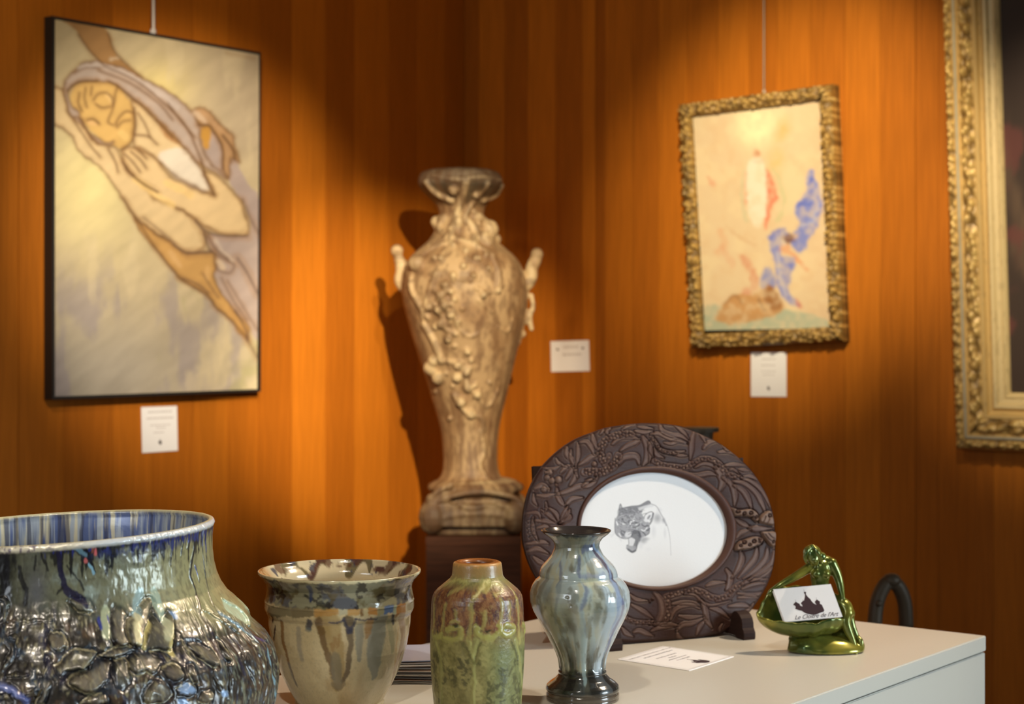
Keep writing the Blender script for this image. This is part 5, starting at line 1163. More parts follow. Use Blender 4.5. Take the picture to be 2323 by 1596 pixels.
# ---------------------------------------------------------------- terracotta vase on its pedestal in the corner
def corner_group():
    Yv = 4.58; k = Yv/F
    cxp = 1068
    bot = 1204; zped = CZ+(HY-bot)*k
    ped = empty('pedestal', (*at(1077, 800, Yv)[:2], 0)); tag(ped, 'dark brown square wooden pedestal under the terracotta vase', 'pedestal')
    pc = at(1077, 800, Yv); hw = .123
    bm_obj('column', box_bm(frameM((pc[0], pc[1], zped/2-.012), (1, 0, 0), (0, 1, 0), (0, 0, 1)), hw*2, hw*2, zped-.024-.0, .002), M['brown_wood'], ped)
    bm_obj('top_board', box_bm(frameM((pc[0], pc[1], zped-.012), (1, 0, 0), (0, 1, 0), (0, 0, 1)), hw*2+.002, hw*2+.002, .024, .002), M['brown_wood'], ped)
    prof = [(386, 72), (389, 86), (400, 94), (415, 97), (428, 93), (440, 82), (455, 66), (470, 54), (485, 50), (500, 53), (515, 58), (530, 66), (545, 76), (560, 94), (575, 112), (590, 125), (605, 133), (620, 138), (640, 141), (660, 142), (690, 139), (720, 133), (750, 126), (780, 118), (820, 107), (860, 96), (900, 85), (940, 74), (970, 67), (1000, 63), (1040, 61), (1065, 63), (1080, 68), (1092, 80), (1105, 98)]
    V_ = Lathe(cxp, Yv, prof, K=142)
    V_.cxo = lambda y: (-.055*(1100-np.asarray(y))*.62-0)*k*(np.asarray(y) < 1100)*(1-smoothstep(620, 1000, np.asarray(y))*.4)
    root = empty('terracotta_vase', (*V_.c, zped)); tag(root, 'tall buff terracotta vase with modelled figures and flowers, standing in the room corner', 'vase')
    tz = lambda P: q(P, 820, 360, 1.8135)
    bm = bmesh.new()
    ths = np.linspace(-math.pi, math.pi, 72, endpoint=False); ys = np.linspace(386, 1105, 130)
    TH, YY = np.meshgrid(ths, ys); Vs = V_.pos(TH, YY)
    rings = [[bm.verts.new(tuple(v)) for v in row] for row in Vs]
    for i in range(len(rings)-1):
        for j in range(72): bm.faces.new((rings[i][j], rings[i+1][j], rings[i+1][(j+1) % 72], rings[i][(j+1) % 72]))
    # hollow mouth
    inn = [V_.pos(ths, np.full(72, 386.), -8), V_.pos(ths, np.full(72, 400.), -12), V_.pos(ths, np.full(72, 440.), -22)]
    prev = rings[0]
    for r_ in inn:
        cur = [bm.verts.new(tuple(v)) for v in r_]
        for j in range(72): bm.faces.new((prev[j], prev[(j+1) % 72], cur[(j+1) % 72], cur[j]))
        prev = cur
    bm.faces.new(prev); bm.faces.new(rings[-1][::-1])
    def on(P, lift=0.0):
        uv = V_.unproj(tz(P)); return [V_.pos(np.array(a/V_.K), np.array(b), lift) for a, b in uv]
    T = lambda P, r, lift=0.0: tube(bm, np.array(on(P, lift)), np.array(r)*k/1.8135 if hasattr(r, '__len__') else r*k/1.8135, 10, n=4)
    def Bl(x, y, r, lift=3): ball(bm, on([(x, y)], lift)[0], r*1.18*k/1.8135, seg=12)
    for P, r in [([(430, 95), (410, 170), (385, 260), (370, 330)], 15), ([(520, 100), (450, 190), (400, 290)], 11), ([(270, 95), (310, 140), (370, 170)], 15), ([(300, 70), (400, 85), (500, 75), (570, 90)], 12), ([(575, 110), (550, 150), (500, 170)], 13), ([(340, 240), (320, 290), (360, 330)], 13), ([(370, 325), (460, 355), (540, 400)], 13),
                 ([(280, 360), (360, 330), (420, 340)], 11), ([(480, 240), (540, 270), (560, 310), (520, 350)], 20), ([(440, 260), (480, 310), (460, 350)], 17), ([(535, 400), (565, 470), (555, 545)], 11), ([(225, 420), (205, 520), (235, 590), (275, 650)], 13), ([(310, 470), (275, 560), (255, 640)], 13), ([(230, 420), (290, 370), (370, 345)], 12),
                 ([(470, 530), (520, 550), (580, 520)], 8), ([(480, 580), (540, 630)], 8), ([(260, 680), (300, 750), (330, 830)], 15), ([(330, 640), (350, 700), (390, 720)], 11), ([(340, 830), (400, 840), (440, 870)], 12), ([(300, 540), (380, 600), (360, 680)], 9), ([(560, 690), (600, 710), (620, 660)], 6), ([(490, 1120), (505, 1200), (485, 1260), (515, 1310)], 9),
                 ([(380, 970), (430, 1040), (490, 1060), (500, 1110)], 12), ([(690, 560), (680, 640), (700, 700), (660, 760)], 8), ([(290, 480), (480, 500), (700, 470)], 4), ([(480, 980), (520, 1020), (560, 950)], 7), ([(400, 700), (440, 730), (480, 720)], 6)]:
        T(P, r)
    rng = random.Random(2)
    for x, y, r in [(235, 430, 30), (520, 290, 34), (500, 330, 28), (330, 560, 17), (350, 520, 15), (345, 600, 18), (320, 620, 16), (370, 640, 17), (330, 680, 16), (290, 860, 27), (320, 900, 24), (300, 830, 20), (400, 850, 17), (395, 900, 18), (430, 880, 16), (440, 940, 18), (475, 970, 15), (410, 1000, 19), (450, 1050, 17), (500, 560, 13), (560, 540, 12), (690, 660, 18), (670, 720, 14), (400, 260, 20), (310, 260, 22), (560, 330, 18), (380, 130, 18), (470, 150, 14), (280, 610, 16), (360, 740, 15), (430, 380, 12), (480, 410, 11), (420, 440, 12), (520, 450, 10), (380, 480, 12), (460, 480, 10)]:
        Bl(x, y, r)
    for _ in range(60):
        a = rng.choice((0, 1, 2)); x, y = (rng.gauss(340, 45), rng.gauss(600, 80)) if a == 0 else (rng.gauss(400, 50), rng.gauss(900, 60)) if a == 1 else (rng.gauss(450, 70), rng.gauss(300, 50))
        Bl(x, y, rng.uniform(7, 13), 1)
    pv = lambda x, y, dy=0: at(*tz([(x, y)])[0], Yv+dy)
    r_ = lambda v: v*k/1.8135
    # handles: small leaning figures
    for sgn, Pt, hd in ((-1, [(205, 560), (175, 530), (160, 500), (165, 465), (165, 440), (155, 415), (148, 390)], (146, 378)), (1, [(670, 540), (690, 510), (700, 480), (700, 450), (714, 420), (722, 400)], (722, 392))):
        tube(bm, [pv(*p) for p in Pt], [r_(18), r_(24), r_(26), r_(26), r_(27), r_(22), r_(18)][:len(Pt)], 10); ball(bm, pv(*hd), r_(27), seg=12)
        tube(bm, [pv(*Pt[3]), pv(Pt[3][0]-sgn*30, Pt[3][1]+30), pv(Pt[3][0]-sgn*50, Pt[3][1]+10)], [r_(14), r_(12), r_(14)], 10)
    tube(bm, [pv(700, 700), pv(690, 650), pv(705, 610), pv(700, 560)], [r_(10), r_(14), r_(11), r_(9)], 10)
    # base block
    hb = (bot-1112)*k/2; cb = at(1077, (bot+1112)/2, Yv)
    box_bm(frameM(cb, (1, 0, 0), (0, 1, 0), (0, 0, 1)), .252, .252, hb*2, .025, bm)
    for x in (-1, 1):
        for y in (-1, 1): ball(bm, (cb[0]+x*.108, cb[1]+y*.108, cb[2]-.005), (.036, .036, .046), seg=12)
    for P in ([(270, 1440), (330, 1400), (400, 1380), (480, 1370), (560, 1375), (640, 1400), (680, 1450)], [(280, 1500), (360, 1470), (480, 1460), (600, 1470), (680, 1500)], [(400, 1420), (450, 1440), (510, 1425)], [(260, 1480), (300, 1380), (370, 1340)], [(560, 1420), (620, 1440)]):
        tube(bm, [pv(x, y, -.122) for x, y in P], r_(12), 10)
    for x, y, r in [(290, 1400, 24), (345, 1395, 26), (270, 1460, 22), (320, 1440, 22), (300, 1480, 20), (640, 1420, 20), (360, 1350, 18)]: ball(bm, pv(x, y, -.115), r_(r), seg=12)
    ball(bm, pv(470, 1350), (r_(200), r_(200), r_(50)), seg=20)
    g = bmesh.ops.bisect_plane(bm, geom=bm.verts[:]+bm.edges[:]+bm.faces[:], plane_co=(0, 0, zped+.001), plane_no=(0, 0, 1), clear_inner=True)
    bmesh.ops.holes_fill(bm, edges=bm.edges)
    o = remesh('body', bm, .0032, M['terracotta'], root, 1, .5)
    me = o.data; n = len(me.vertices); V = np.zeros(n*3); me.vertices.foreach_get('co', V); V = V.reshape(-1, 3)+world_loc(root)
    N = np.zeros(n*3); me.vertices.foreach_get('normal', N); N = N.reshape(-1, 3)
    th = np.arctan2(V[:, 0]-V_.c[0], -(V[:, 1]-V_.c[1])); row = HY-(V[:, 2]-CZ)/k
    u = th*142
    c = np.zeros((n, 3)); c[:] = S((196, 164, 122))
    c = mixc(c, S((146, 108, 72)), smoothstep(.45, .68, fbm(u/40, row/60, 3))*.7)
    c = mixc(c, S((96, 66, 56)), smoothstep(.54, .68, fbm(u/26, row/110, 5))*smoothstep(780, 900, row)*.8)
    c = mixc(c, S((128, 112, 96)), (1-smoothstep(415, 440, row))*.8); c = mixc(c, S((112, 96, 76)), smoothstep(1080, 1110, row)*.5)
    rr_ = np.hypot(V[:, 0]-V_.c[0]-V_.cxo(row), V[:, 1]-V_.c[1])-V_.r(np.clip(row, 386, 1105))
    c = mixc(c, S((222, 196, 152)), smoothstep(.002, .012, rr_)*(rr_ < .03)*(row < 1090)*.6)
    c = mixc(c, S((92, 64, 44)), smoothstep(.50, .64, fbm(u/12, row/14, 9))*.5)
    c = mixc(c, S((58, 46, 30)), smoothstep(.004, -.001, rr_)*smoothstep(412, 424, row)*smoothstep(478, 455, row)*.85)  # shade in the hollow under the rim put into the clay colour
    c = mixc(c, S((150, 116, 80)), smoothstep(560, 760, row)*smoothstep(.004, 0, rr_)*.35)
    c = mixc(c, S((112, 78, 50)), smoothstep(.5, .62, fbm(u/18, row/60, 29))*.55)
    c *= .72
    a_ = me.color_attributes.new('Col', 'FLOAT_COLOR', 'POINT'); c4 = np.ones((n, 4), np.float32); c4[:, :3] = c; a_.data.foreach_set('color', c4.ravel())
corner_group()

# ---------------------------------------------------------------- pictures on the walls
def wall_plane(px, py, left, off, lean=0.0):
    n = NL if left else NR; P = wall_pt(px, py, left, off)
    nn = np.array([n[0]*math.cos(lean), n[1]*math.cos(lean), -math.sin(lean)])
    return plane_map(P, nn), nn
def grid_paint(name, D, quad, res, pm, parent):
    (x0, y0), (x1, y1), (x2, y2), (x3, y3) = quad
    nu = int(max(x1-x0, x2-x3)/res); nv = int(max(y3-y0, y2-y1)/res)
    U, Vv = np.meshgrid(np.linspace(0, 1, nu), np.linspace(0, 1, nv))
    X = (x0*(1-U)+x1*U)*(1-Vv)+(x3*(1-U)+x2*U)*Vv; Y = (y0*(1-U)+y1*U)*(1-Vv)+(y3*(1-U)+y2*U)*Vv
    return mesh_obj(name, pm(X, Y, np.zeros(X.shape)).reshape(-1, 3), quads(nu, nv), M['paint'], parent, False, D.samp(X, Y).reshape(-1, 3))
def left_painting():
    pm, nn = wall_plane(355, 900, True, .030)
    outer = [(119, 36), (592, 119), (587, 888), (118, 906)]
    W = np.array([pm(x, y) for x, y in outer]); W[2][2] = W[3][2] = (W[2][2]+W[3][2])/2; W[0][2] = W[1][2] = (W[0][2]+W[1][2])/2
    root = empty('large_painting', tuple(W.mean(0))); tag(root, 'tall painting of a veiled old woman on folded arms, thin black edge', 'painting')
    ax = (W[1]-W[0]); Wd = np.linalg.norm(ax); ax /= Wd; Hh = W[0][2]-W[3][2]; ctr = W.mean(0)
    for dx, dz, sx, sz in ((0, Hh/2-.0035, Wd, .007), (0, -Hh/2+.0035, Wd, .007), (-Wd/2+.004, 0, .008, Hh-.014), (Wd/2-.003, 0, .006, Hh-.014)):
        bm_obj('frame_rail', box_bm(frameM(ctr+ax*dx+Z3*dz-nn*.0125, ax, -nn, Z3), sx, .029, sz), M['black'], root)
    D = Canvas(115, 30, 598, 910, 1.5, tuple(S((190, 174, 140)))); X, Y = D.X, D.Y
    l1 = lambda P: q(P, 110, 30, 3.547); l2 = lambda P: q(P, 110, 450, 3.547)
    D.a = mixc(D.a, S((216, 202, 146)), np.exp(-((X-200)/120)**2-((Y-420)/150)**2)*.9); D.a = mixc(D.a, S((150, 144, 136)), smoothstep(560, 860, Y)*(1-smoothstep(260, 560, X)*.6)*.8)
    D.a = mixc(D.a, S((222, 204, 134)), np.exp(-((X-360)/70)**2-((Y-200)/60)**2)*.7); D.a = mixc(D.a, S((168, 152, 132)), smoothstep(380, 560, X)*(1-smoothstep(300, 460, Y))*.6)
    D.a = mixc(D.a, S((134, 126, 138)), smoothstep(.46, .68, fbm(X/36, Y/140, 3))*smoothstep(520, 700, Y)*.5); D.a = mixc(D.a, S((208, 192, 156)), smoothstep(.55, .7, fbm(X/44, Y/160, 6))*.4)
    D.a = mixc(D.a, S((150, 146, 100)), smoothstep(.55, .7, fbm(X/60, Y/80, 8))*smoothstep(300, 420, X)*smoothstep(600, 700, Y)*.5)
    SK = (208, 184, 142); DK = S((104, 76, 48)); VE = (176, 160, 150)
    f = lambda P, c, a=1, s_=1.6: D.fill(P, S(c), a, s_)
    veil2 = l1([(1200, 860), (1340, 940), (1440, 1080), (1500, 1150), (1580, 1330), (1700, 1500)])+l2([(1700, 300), (1700, 1090), (1600, 1020), (1440, 830), (1340, 640), (1300, 420), (1280, 290), (1600, 300), (1600, 100), (1500, -60)])+l1([(1440, 1330), (1280, 1190)])
    f(veil2, (168, 152, 146))
    f(l1([(110, 45), (420, 95), (490, 170), (530, 300), (640, 420), (760, 520), (700, 500), (560, 430), (440, 410), (330, 300), (240, 170), (170, 90)]), (164, 126, 82))
    third = l2([(690, 140), (820, 240), (1000, 370), (1110, 440), (1330, 440), (1345, 560), (1330, 640), (1390, 760), (1500, 900), (1600, 1030), (1600, 1140), (1450, 960), (1340, 870), (1290, 790), (1150, 700), (1060, 640), (900, 450), (760, 290)])
    f(third, (190, 150, 92))
    arm1 = l1([(30, 590), (110, 610), (140, 700), (170, 820), (260, 850), (330, 980), (420, 1060), (530, 1080), (590, 1180), (690, 1310), (820, 1420)])+l2([(850, 0), (1000, 60), (1160, 160), (1240, 250), (1260, 330), (1230, 410), (1120, 435), (1000, 370), (800, 235), (680, 130), (600, 0)])+l1([(560, 1430), (480, 1320), (400, 1230), (250, 1110), (200, 1010), (120, 920), (30, 860)])
    f(arm1, SK)
    veil = l1([(115, 610), (150, 520), (250, 420), (340, 388), (440, 400), (600, 440), (760, 530), (900, 590), (1040, 690), (1150, 790), (1200, 860), (1230, 1060), (1300, 1200), (1440, 1330), (1320, 1270), (1180, 1180), (1090, 1080), (1000, 960), (900, 870), (800, 760), (700, 700), (600, 620), (540, 570), (400, 545), (250, 550), (160, 620), (190, 740), (240, 800), (320, 950), (450, 1040), (520, 1030), (480, 1060), (370, 1030), (270, 900), (180, 820), (140, 700)])
    chest = l1([(670, 690), (800, 770), (900, 880), (1060, 1060), (1180, 1180), (1250, 1300), (1340, 1450), (1180, 1400), (1000, 1290), (850, 1160), (700, 1080), (690, 900)])
    f(chest, (212, 188, 146)); f(l1([(880, 1150), (960, 1100), (1100, 1100), (1210, 1220), (1290, 1400), (1200, 1430), (1000, 1300)]), (216, 206, 190)); f(l1([(860, 840), (960, 900), (1070, 1060), (960, 1010)]), (176, 126, 78), .8, 4)
    f(l1([(180, 640), (260, 560), (400, 545), (560, 575), (610, 640), (680, 740), (700, 860), (690, 980), (640, 1060), (580, 1090), (500, 1060), (420, 1020), (320, 920), (220, 790)]), (204, 168, 104))
    f(veil, VE)
    arm2 = l1([(590, 1110), (640, 1080), (740, 1090), (860, 1160), (950, 1290), (1100, 1380), (1240, 1440), (1340, 1470), (1300, 1380), (1250, 1270), (1400, 1350), (1540, 1500)])+l2([(1560, 60), (1600, 180), (1600, 290), (1450, 290), (1300, 245), (1150, 150), (1000, 50), (850, 0)])+l1([(720, 1340), (620, 1240)])
    f(arm2, (212, 186, 142))
    hand = l1([(1160, 780), (1230, 760), (1310, 800), (1380, 890), (1480, 980), (1500, 1080), (1540, 1200), (1470, 1160), (1450, 1320), (1410, 1260), (1400, 1080), (1330, 960), (1290, 900), (1220, 900)])
    f(hand, (176, 142, 106)); f(l1([(1225, 920), (1300, 920), (1295, 1060), (1265, 1095), (1240, 1050)]), (186, 140, 66))
    for P in (veil, arm1, third, arm2, hand, chest): D.line(P+[P[0]], 9, S((150, 112, 70)), .3, 6, sm=4); D.line(P+[P[0]], 3.0, DK, .7, 2.4, sm=4)
    Lq = []
    def Lw(P, w=2.2, c=(94, 66, 42), a=.9):
        D.line(P, w*3.4, S((150, 112, 70)), .30, 5); Lq.append((P, w*.8, c, a))
    for P in [l1([(240, 170), (330, 300), (440, 410)]), l1([(480, 160), (530, 300), (640, 420), (760, 520)]), l2([(600, 0), (700, 150), (900, 450), (1060, 640), (1150, 700), (1290, 790), (1340, 870), (1450, 960), (1600, 1120)])]: Lw(P, 4, (92, 66, 42), .7)
    for P, w_ in [([(150, 620), (250, 555), (400, 548)], 5), ([(480, 550), (560, 590), (700, 700), (860, 860), (1000, 1000)], 4), ([(360, 700), (400, 650), (460, 640), (510, 680), (520, 740)], 3), ([(380, 730), (430, 760), (500, 750)], 3), ([(250, 640), (240, 720), (270, 790)], 3), ([(300, 600), (290, 680), (310, 760)], 2.5), ([(350, 590), (340, 660)], 2.5), ([(560, 580), (540, 640), (520, 760), (480, 870), (520, 900)], 2.5),
                 ([(310, 860), (360, 850), (410, 890)], 4), ([(540, 900), (560, 850), (620, 790), (680, 800)], 3), ([(550, 920), (600, 870), (660, 860)], 2.5), ([(690, 760), (700, 900), (670, 1030), (580, 1100)], 4), ([(200, 860), (280, 980), (350, 1080), (420, 1160)], 2.5), ([(250, 850), (330, 970), (400, 1060)], 2), ([(480, 1090), (540, 1200), (560, 1280)], 3), ([(610, 1130), (680, 1200), (740, 1280)], 3), ([(660, 1110), (740, 1180), (790, 1250)], 3), ([(720, 1100), (790, 1170)], 3),
                 ([(600, 1200), (660, 1290), (760, 1370), (880, 1440)], 5), ([(440, 420), (700, 540), (900, 700), (1100, 900), (1230, 1180)], 3), ([(400, 460), (650, 560), (880, 720), (1000, 860)], 2.5), ([(960, 720), (1060, 860), (1180, 1000)], 3), ([(200, 480), (300, 440), (420, 440)], 2.5), ([(700, 980), (800, 990), (880, 1060)], 3), ([(720, 800), (780, 900), (820, 1000)], 2.5), ([(1340, 960), (1400, 1090), (1400, 1260)], 4), ([(1400, 980), (1480, 1090), (1500, 1180)], 5), ([(1200, 900), (1290, 905), (1330, 960)], 4), ([(1230, 1190), (1290, 1390), (1340, 1470)], 4)]: Lw(l1(P), w_)
    for P, w_ in [([(1180, 180), (1260, 260), (1400, 300), (1600, 300)], 7), ([(1250, 280), (1290, 400), (1300, 430), (1120, 440)], 7), ([(1000, 370), (1110, 440)], 5), ([(1330, 450), (1350, 560), (1440, 600), (1480, 580), (1490, 530), (1400, 480), (1310, 420)], 4), ([(1080, 640), (1200, 690), (1290, 760)], 5), ([(1240, 600), (1300, 700), (1370, 800)], 3), ([(1500, 900), (1590, 1060), (1600, 1140)], 7), ([(1280, 290), (1340, 400), (1450, 490)], 5), ([(1440, 660), (1560, 860), (1680, 1060)], 3), ([(1390, 640), (1500, 840), (1600, 980)], 3), ([(1520, 480), (1600, 600), (1680, 760)], 7), ([(1560, 0), (1620, 150), (1700, 300)], 4), ([(1590, 1120), (1680, 1280)], 4), ([(760, 150), (900, 260), (1020, 360)], 3)]: Lw(l2(P), w_, (84, 66, 60), .6)
    for P, w_, c_ in [(l1([(470, 660), (500, 700)]), 9, (226, 190, 130)), (l1([(330, 880), (370, 890)]), 6, (222, 180, 130)), (l1([(590, 960), (620, 1000)]), 14, (222, 190, 124)), (l1([(700, 1340), (850, 1450), (1000, 1540)]), 14, (232, 200, 134)), (l1([(950, 1360), (1150, 1460)]), 14, (230, 196, 130)), (l1([(500, 370), (560, 360)]), 4, (220, 205, 180)), (l2([(1340, 330), (1400, 420), (1480, 500)]), 5, (200, 185, 170)), (l2([(1370, 510), (1400, 560)]), 11, (212, 190, 160)), (l2([(1280, 560), (1280, 640)]), 10, (206, 166, 112)), (l1([(250, 440), (400, 420), (600, 480), (860, 620), (1040, 760)]), 9, (196, 184, 178)), (l2([(980, 440), (1060, 540)]), 10, (206, 168, 118)), (l1([(1180, 800), (1250, 860)]), 11, (206, 184, 160))]: D.line(P, w_, S(c_), .6, 4)
    br = fbm((X+Y*1.25)/26, (X*1.25-Y)/110, 31); D.a = D.a*(1+(.30*(br-.5)))[..., None]
    D.warp(4, 14)
    for P, w_, c_, a_ in Lq: D.line(P, w_, S(c_), a_, 1.4)
    Lw(l1([(1430, 315), (1460, 330), (1520, 335), (1650, 365)]), 2, (140, 126, 96), .7)
    D.blur(1)
    grid_paint('painted_canvas', D, [(124.5, 43), (588.5, 124), (583.5, 883), (123.5, 900)], 3.0, plane_map(pm(350, 400)+nn*.001, nn), root)
left_painting()

def frame_corners(c4, nn, width, fun, nl, npf, parent, name, matl, colf):
    """mitred frame: fun(l, s) height in metres, l metres along the side, s 0 outer edge .. 1 inner edge"""
    c4 = np.array(c4)
    ctr = c4.mean(0); inn = []
    for i in range(4):
        a, b, c = c4[i-1], c4[i], c4[(i+1) % 4]
        e1 = (a-b)/np.linalg.norm(a-b); e2 = (c-b)/np.linalg.norm(c-b); inn.append(b+(e1+e2)*width)
    for i in range(4):
        A, B, A2, B2 = c4[i], c4[(i+1) % 4], inn[i], inn[(i+1) % 4]
        Ls = np.linalg.norm(B-A)
        t, s_ = np.meshgrid(np.linspace(0, 1, max(8, int(Ls/nl))), np.linspace(0, 1, npf))
        P = (A*(1-t[..., None])+B*t[..., None])*(1-s_[..., None])+(A2*(1-t[..., None])+B2*t[..., None])*s_[..., None]
        l = Ls*t*(1-s_)+(width+t*(Ls-2*width))*s_
        h, c = fun(l+i*3.1, s_), colf(l+i*3.1, s_)
        V = P+nn*h[..., None]
        first = V[:1]-nn*(h[:1]+.0)[..., None]-nn*.028; V = np.concatenate([first, V]); c = np.concatenate([c[:1], c])
        mesh_obj(name, V.reshape(-1, 3), quads(t.shape[1], t.shape[0]+1)[:, ::-1], matl, parent, True, c.reshape(-1, 3))
    return inn
def small_painting():
    pm, nn = wall_plane(1740, 780, False, .022, .012)
    outer = [(1545, 238), (1892, 191), (1919, 773), (1575, 791)]
    C4 = [pm(x, y) for x, y in outer]
    root = empty('small_painting', tuple(np.mean(C4, 0))); tag(root, 'small pastel picture of a blue robed figure in a lumpy gilt frame', 'painting')
    def fun(l, s):
        d, d2, v = cells(l/.015, s*2.6, 3); d3, _, v3 = cells(l/.008+9, s*4.6, 5)
        return .006+.014*np.sin(np.clip(s, 0, 1)*math.pi)**.6+.011*np.clip(.62-d, 0, 1)*(.5+v)*1.6+.004*(.6-d3)-.004*smoothstep(.93, 1, s)
    def colf(l, s):
        d, d2, v = cells(l/.015, s*2.6, 3); d3, _, v3 = cells(l/.008+9, s*4.6, 5)
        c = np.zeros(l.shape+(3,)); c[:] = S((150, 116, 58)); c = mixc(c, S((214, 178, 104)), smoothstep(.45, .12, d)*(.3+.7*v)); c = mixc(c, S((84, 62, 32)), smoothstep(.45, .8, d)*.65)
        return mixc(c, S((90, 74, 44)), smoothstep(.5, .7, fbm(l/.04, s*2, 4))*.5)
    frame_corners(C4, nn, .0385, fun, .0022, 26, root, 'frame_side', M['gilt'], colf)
    D = Canvas(1560, 220, 1895, 755, 1.2, tuple(S((218, 194, 156)))); X, Y = D.X, D.Y
    z = lambda P: q(P, 1500, 150, 2.046); f = lambda P, c, a=.9, s_=2.5: D.fill(z(P), S(c), a, s_); Lw = lambda P, w, c, a=.7: D.line(z(P), w, S(c), a, 3)
    D.a = mixc(D.a, S((226, 206, 164)), smoothstep(.45, .65, fbm(X/40, Y/40, 3))*.6); D.a = mixc(D.a, S((204, 170, 132)), smoothstep(1800, 1880, X)*.5); D.a = mixc(D.a, S((214, 182, 140)), smoothstep(.55, .7, fbm(X/18, Y/22, 5))*.4)
    D.dot(*z([(440, 280)])[0], 60, 62, S((248, 236, 188)), .9, soft=.9); D.dot(*z([(560, 300)])[0], 20, 40, S((224, 170, 92)), .7, soft=.95, rot=.5); D.dot(*z([(530, 440)])[0], 26, 40, S((232, 190, 110)), .5, soft=.95)
    f([(400, 460), (440, 420), (480, 460), (495, 580), (480, 700), (440, 750), (410, 700), (395, 560)], (232, 222, 198)); Lw([(385, 480), (375, 600), (395, 720)], 5, (186, 186, 150)); Lw([(395, 500), (392, 640)], 4, (222, 150, 120))
    f([(490, 480), (530, 560), (540, 620), (510, 660), (490, 760), (480, 740), (490, 620)], (222, 116, 86)); Lw([(520, 470), (560, 560), (570, 640), (540, 720)], 8, (190, 190, 142), .6); D.dot(*z([(445, 405)])[0], 9, 11, S((196, 130, 92)), .9, soft=.5); Lw([(430, 440), (470, 440)], 4, (214, 190, 170))
    f([(700, 475), (715, 520), (730, 560), (748, 640), (730, 730), (690, 800), (660, 860), (630, 860), (600, 800), (640, 740), (625, 690), (625, 640), (660, 600), (680, 560), (675, 520)], (112, 128, 200)); f([(520, 770), (560, 760), (600, 790), (560, 830), (560, 880), (620, 890), (610, 960), (590, 1040), (640, 1110), (590, 1100), (545, 1040), (530, 960), (520, 880), (500, 820)], (124, 134, 196)); f([(460, 1020), (470, 960), (500, 930), (530, 980), (520, 1040)], (130, 138, 190))
    for P, w, c in [([(640, 640), (690, 600), (700, 520)], 6, (78, 98, 190)), ([(630, 650), (690, 640), (740, 650)], 5, (84, 104, 196)), ([(650, 740), (700, 720), (730, 640)], 5, (150, 164, 216)), ([(505, 800), (520, 770), (570, 760)], 6, (84, 104, 190)), ([(540, 860), (550, 960), (580, 1060)], 6, (196, 190, 196)), ([(600, 900), (590, 1000)], 5, (90, 108, 190)), ([(220, 520), (240, 550)], 9, (216, 156, 122)), ([(270, 760), (300, 830), (260, 870)], 14, (216, 168, 128)), ([(280, 840), (330, 920)], 12, (214, 166, 130)), ([(380, 890), (420, 950), (430, 1020), (390, 1050)], 17, (206, 140, 108)), ([(300, 740), (370, 800), (440, 830)], 6, (206, 170, 130)), ([(600, 860), (640, 910), (680, 945)], 6, (214, 140, 100)), ([(630, 1090), (645, 1115)], 7, (196, 96, 76))]: Lw(P, w, c)
    D.dot(*z([(590, 800)])[0], 17, 13, S((112, 70, 56)), .9, soft=.6); D.dot(*z([(575, 845)])[0], 13, 14, S((214, 138, 96)), .9, soft=.5); D.dot(*z([(570, 820)])[0], 7, 8, S((200, 190, 186)), .8, soft=.5); D.dot(*z([(620, 790)])[0], 8, 7, S((206, 170, 130)), .8, soft=.6)
    f([(205, 1120), (280, 1110), (420, 1150), (560, 1130), (680, 1145), (790, 1190), (790, 1240), (205, 1240)], (166, 176, 152)); f([(255, 1180), (290, 1100), (340, 1060), (420, 1060), (500, 1020), (550, 1080), (565, 1130), (480, 1170), (350, 1195)], (190, 140, 84)); f([(470, 1060), (500, 1015), (540, 1060), (560, 1120), (510, 1130)], (150, 100, 54)); Lw([(290, 1100), (340, 1065), (380, 1100)], 4, (150, 110, 70)); Lw([(450, 1080), (480, 1130)], 4, (110, 76, 48))
    D.warp(5, 8); D.a = mixc(D.a, S((220, 198, 160)), smoothstep(.35, .75, fbm(X/11, Y/13, 15))*.5); D.blur(5)
    grid_paint('painted_sheet', D, [(1571, 258), (1862, 228), (1884, 744), (1599, 749)], 3.0, plane_map(pm(1740, 500)+nn*.003, nn), root)
    bb = [pm(x, y)-nn*.012 for x, y in outer]
    mesh_obj('backing', bb+[np.array(b)-nn*.008 for b in bb], [(0, 3, 2, 1), (4, 5, 6, 7), (0, 1, 5, 4), (1, 2, 6, 5), (2, 3, 7, 6), (3, 0, 4, 7)], M['brown_wood'], root, False)
small_painting()

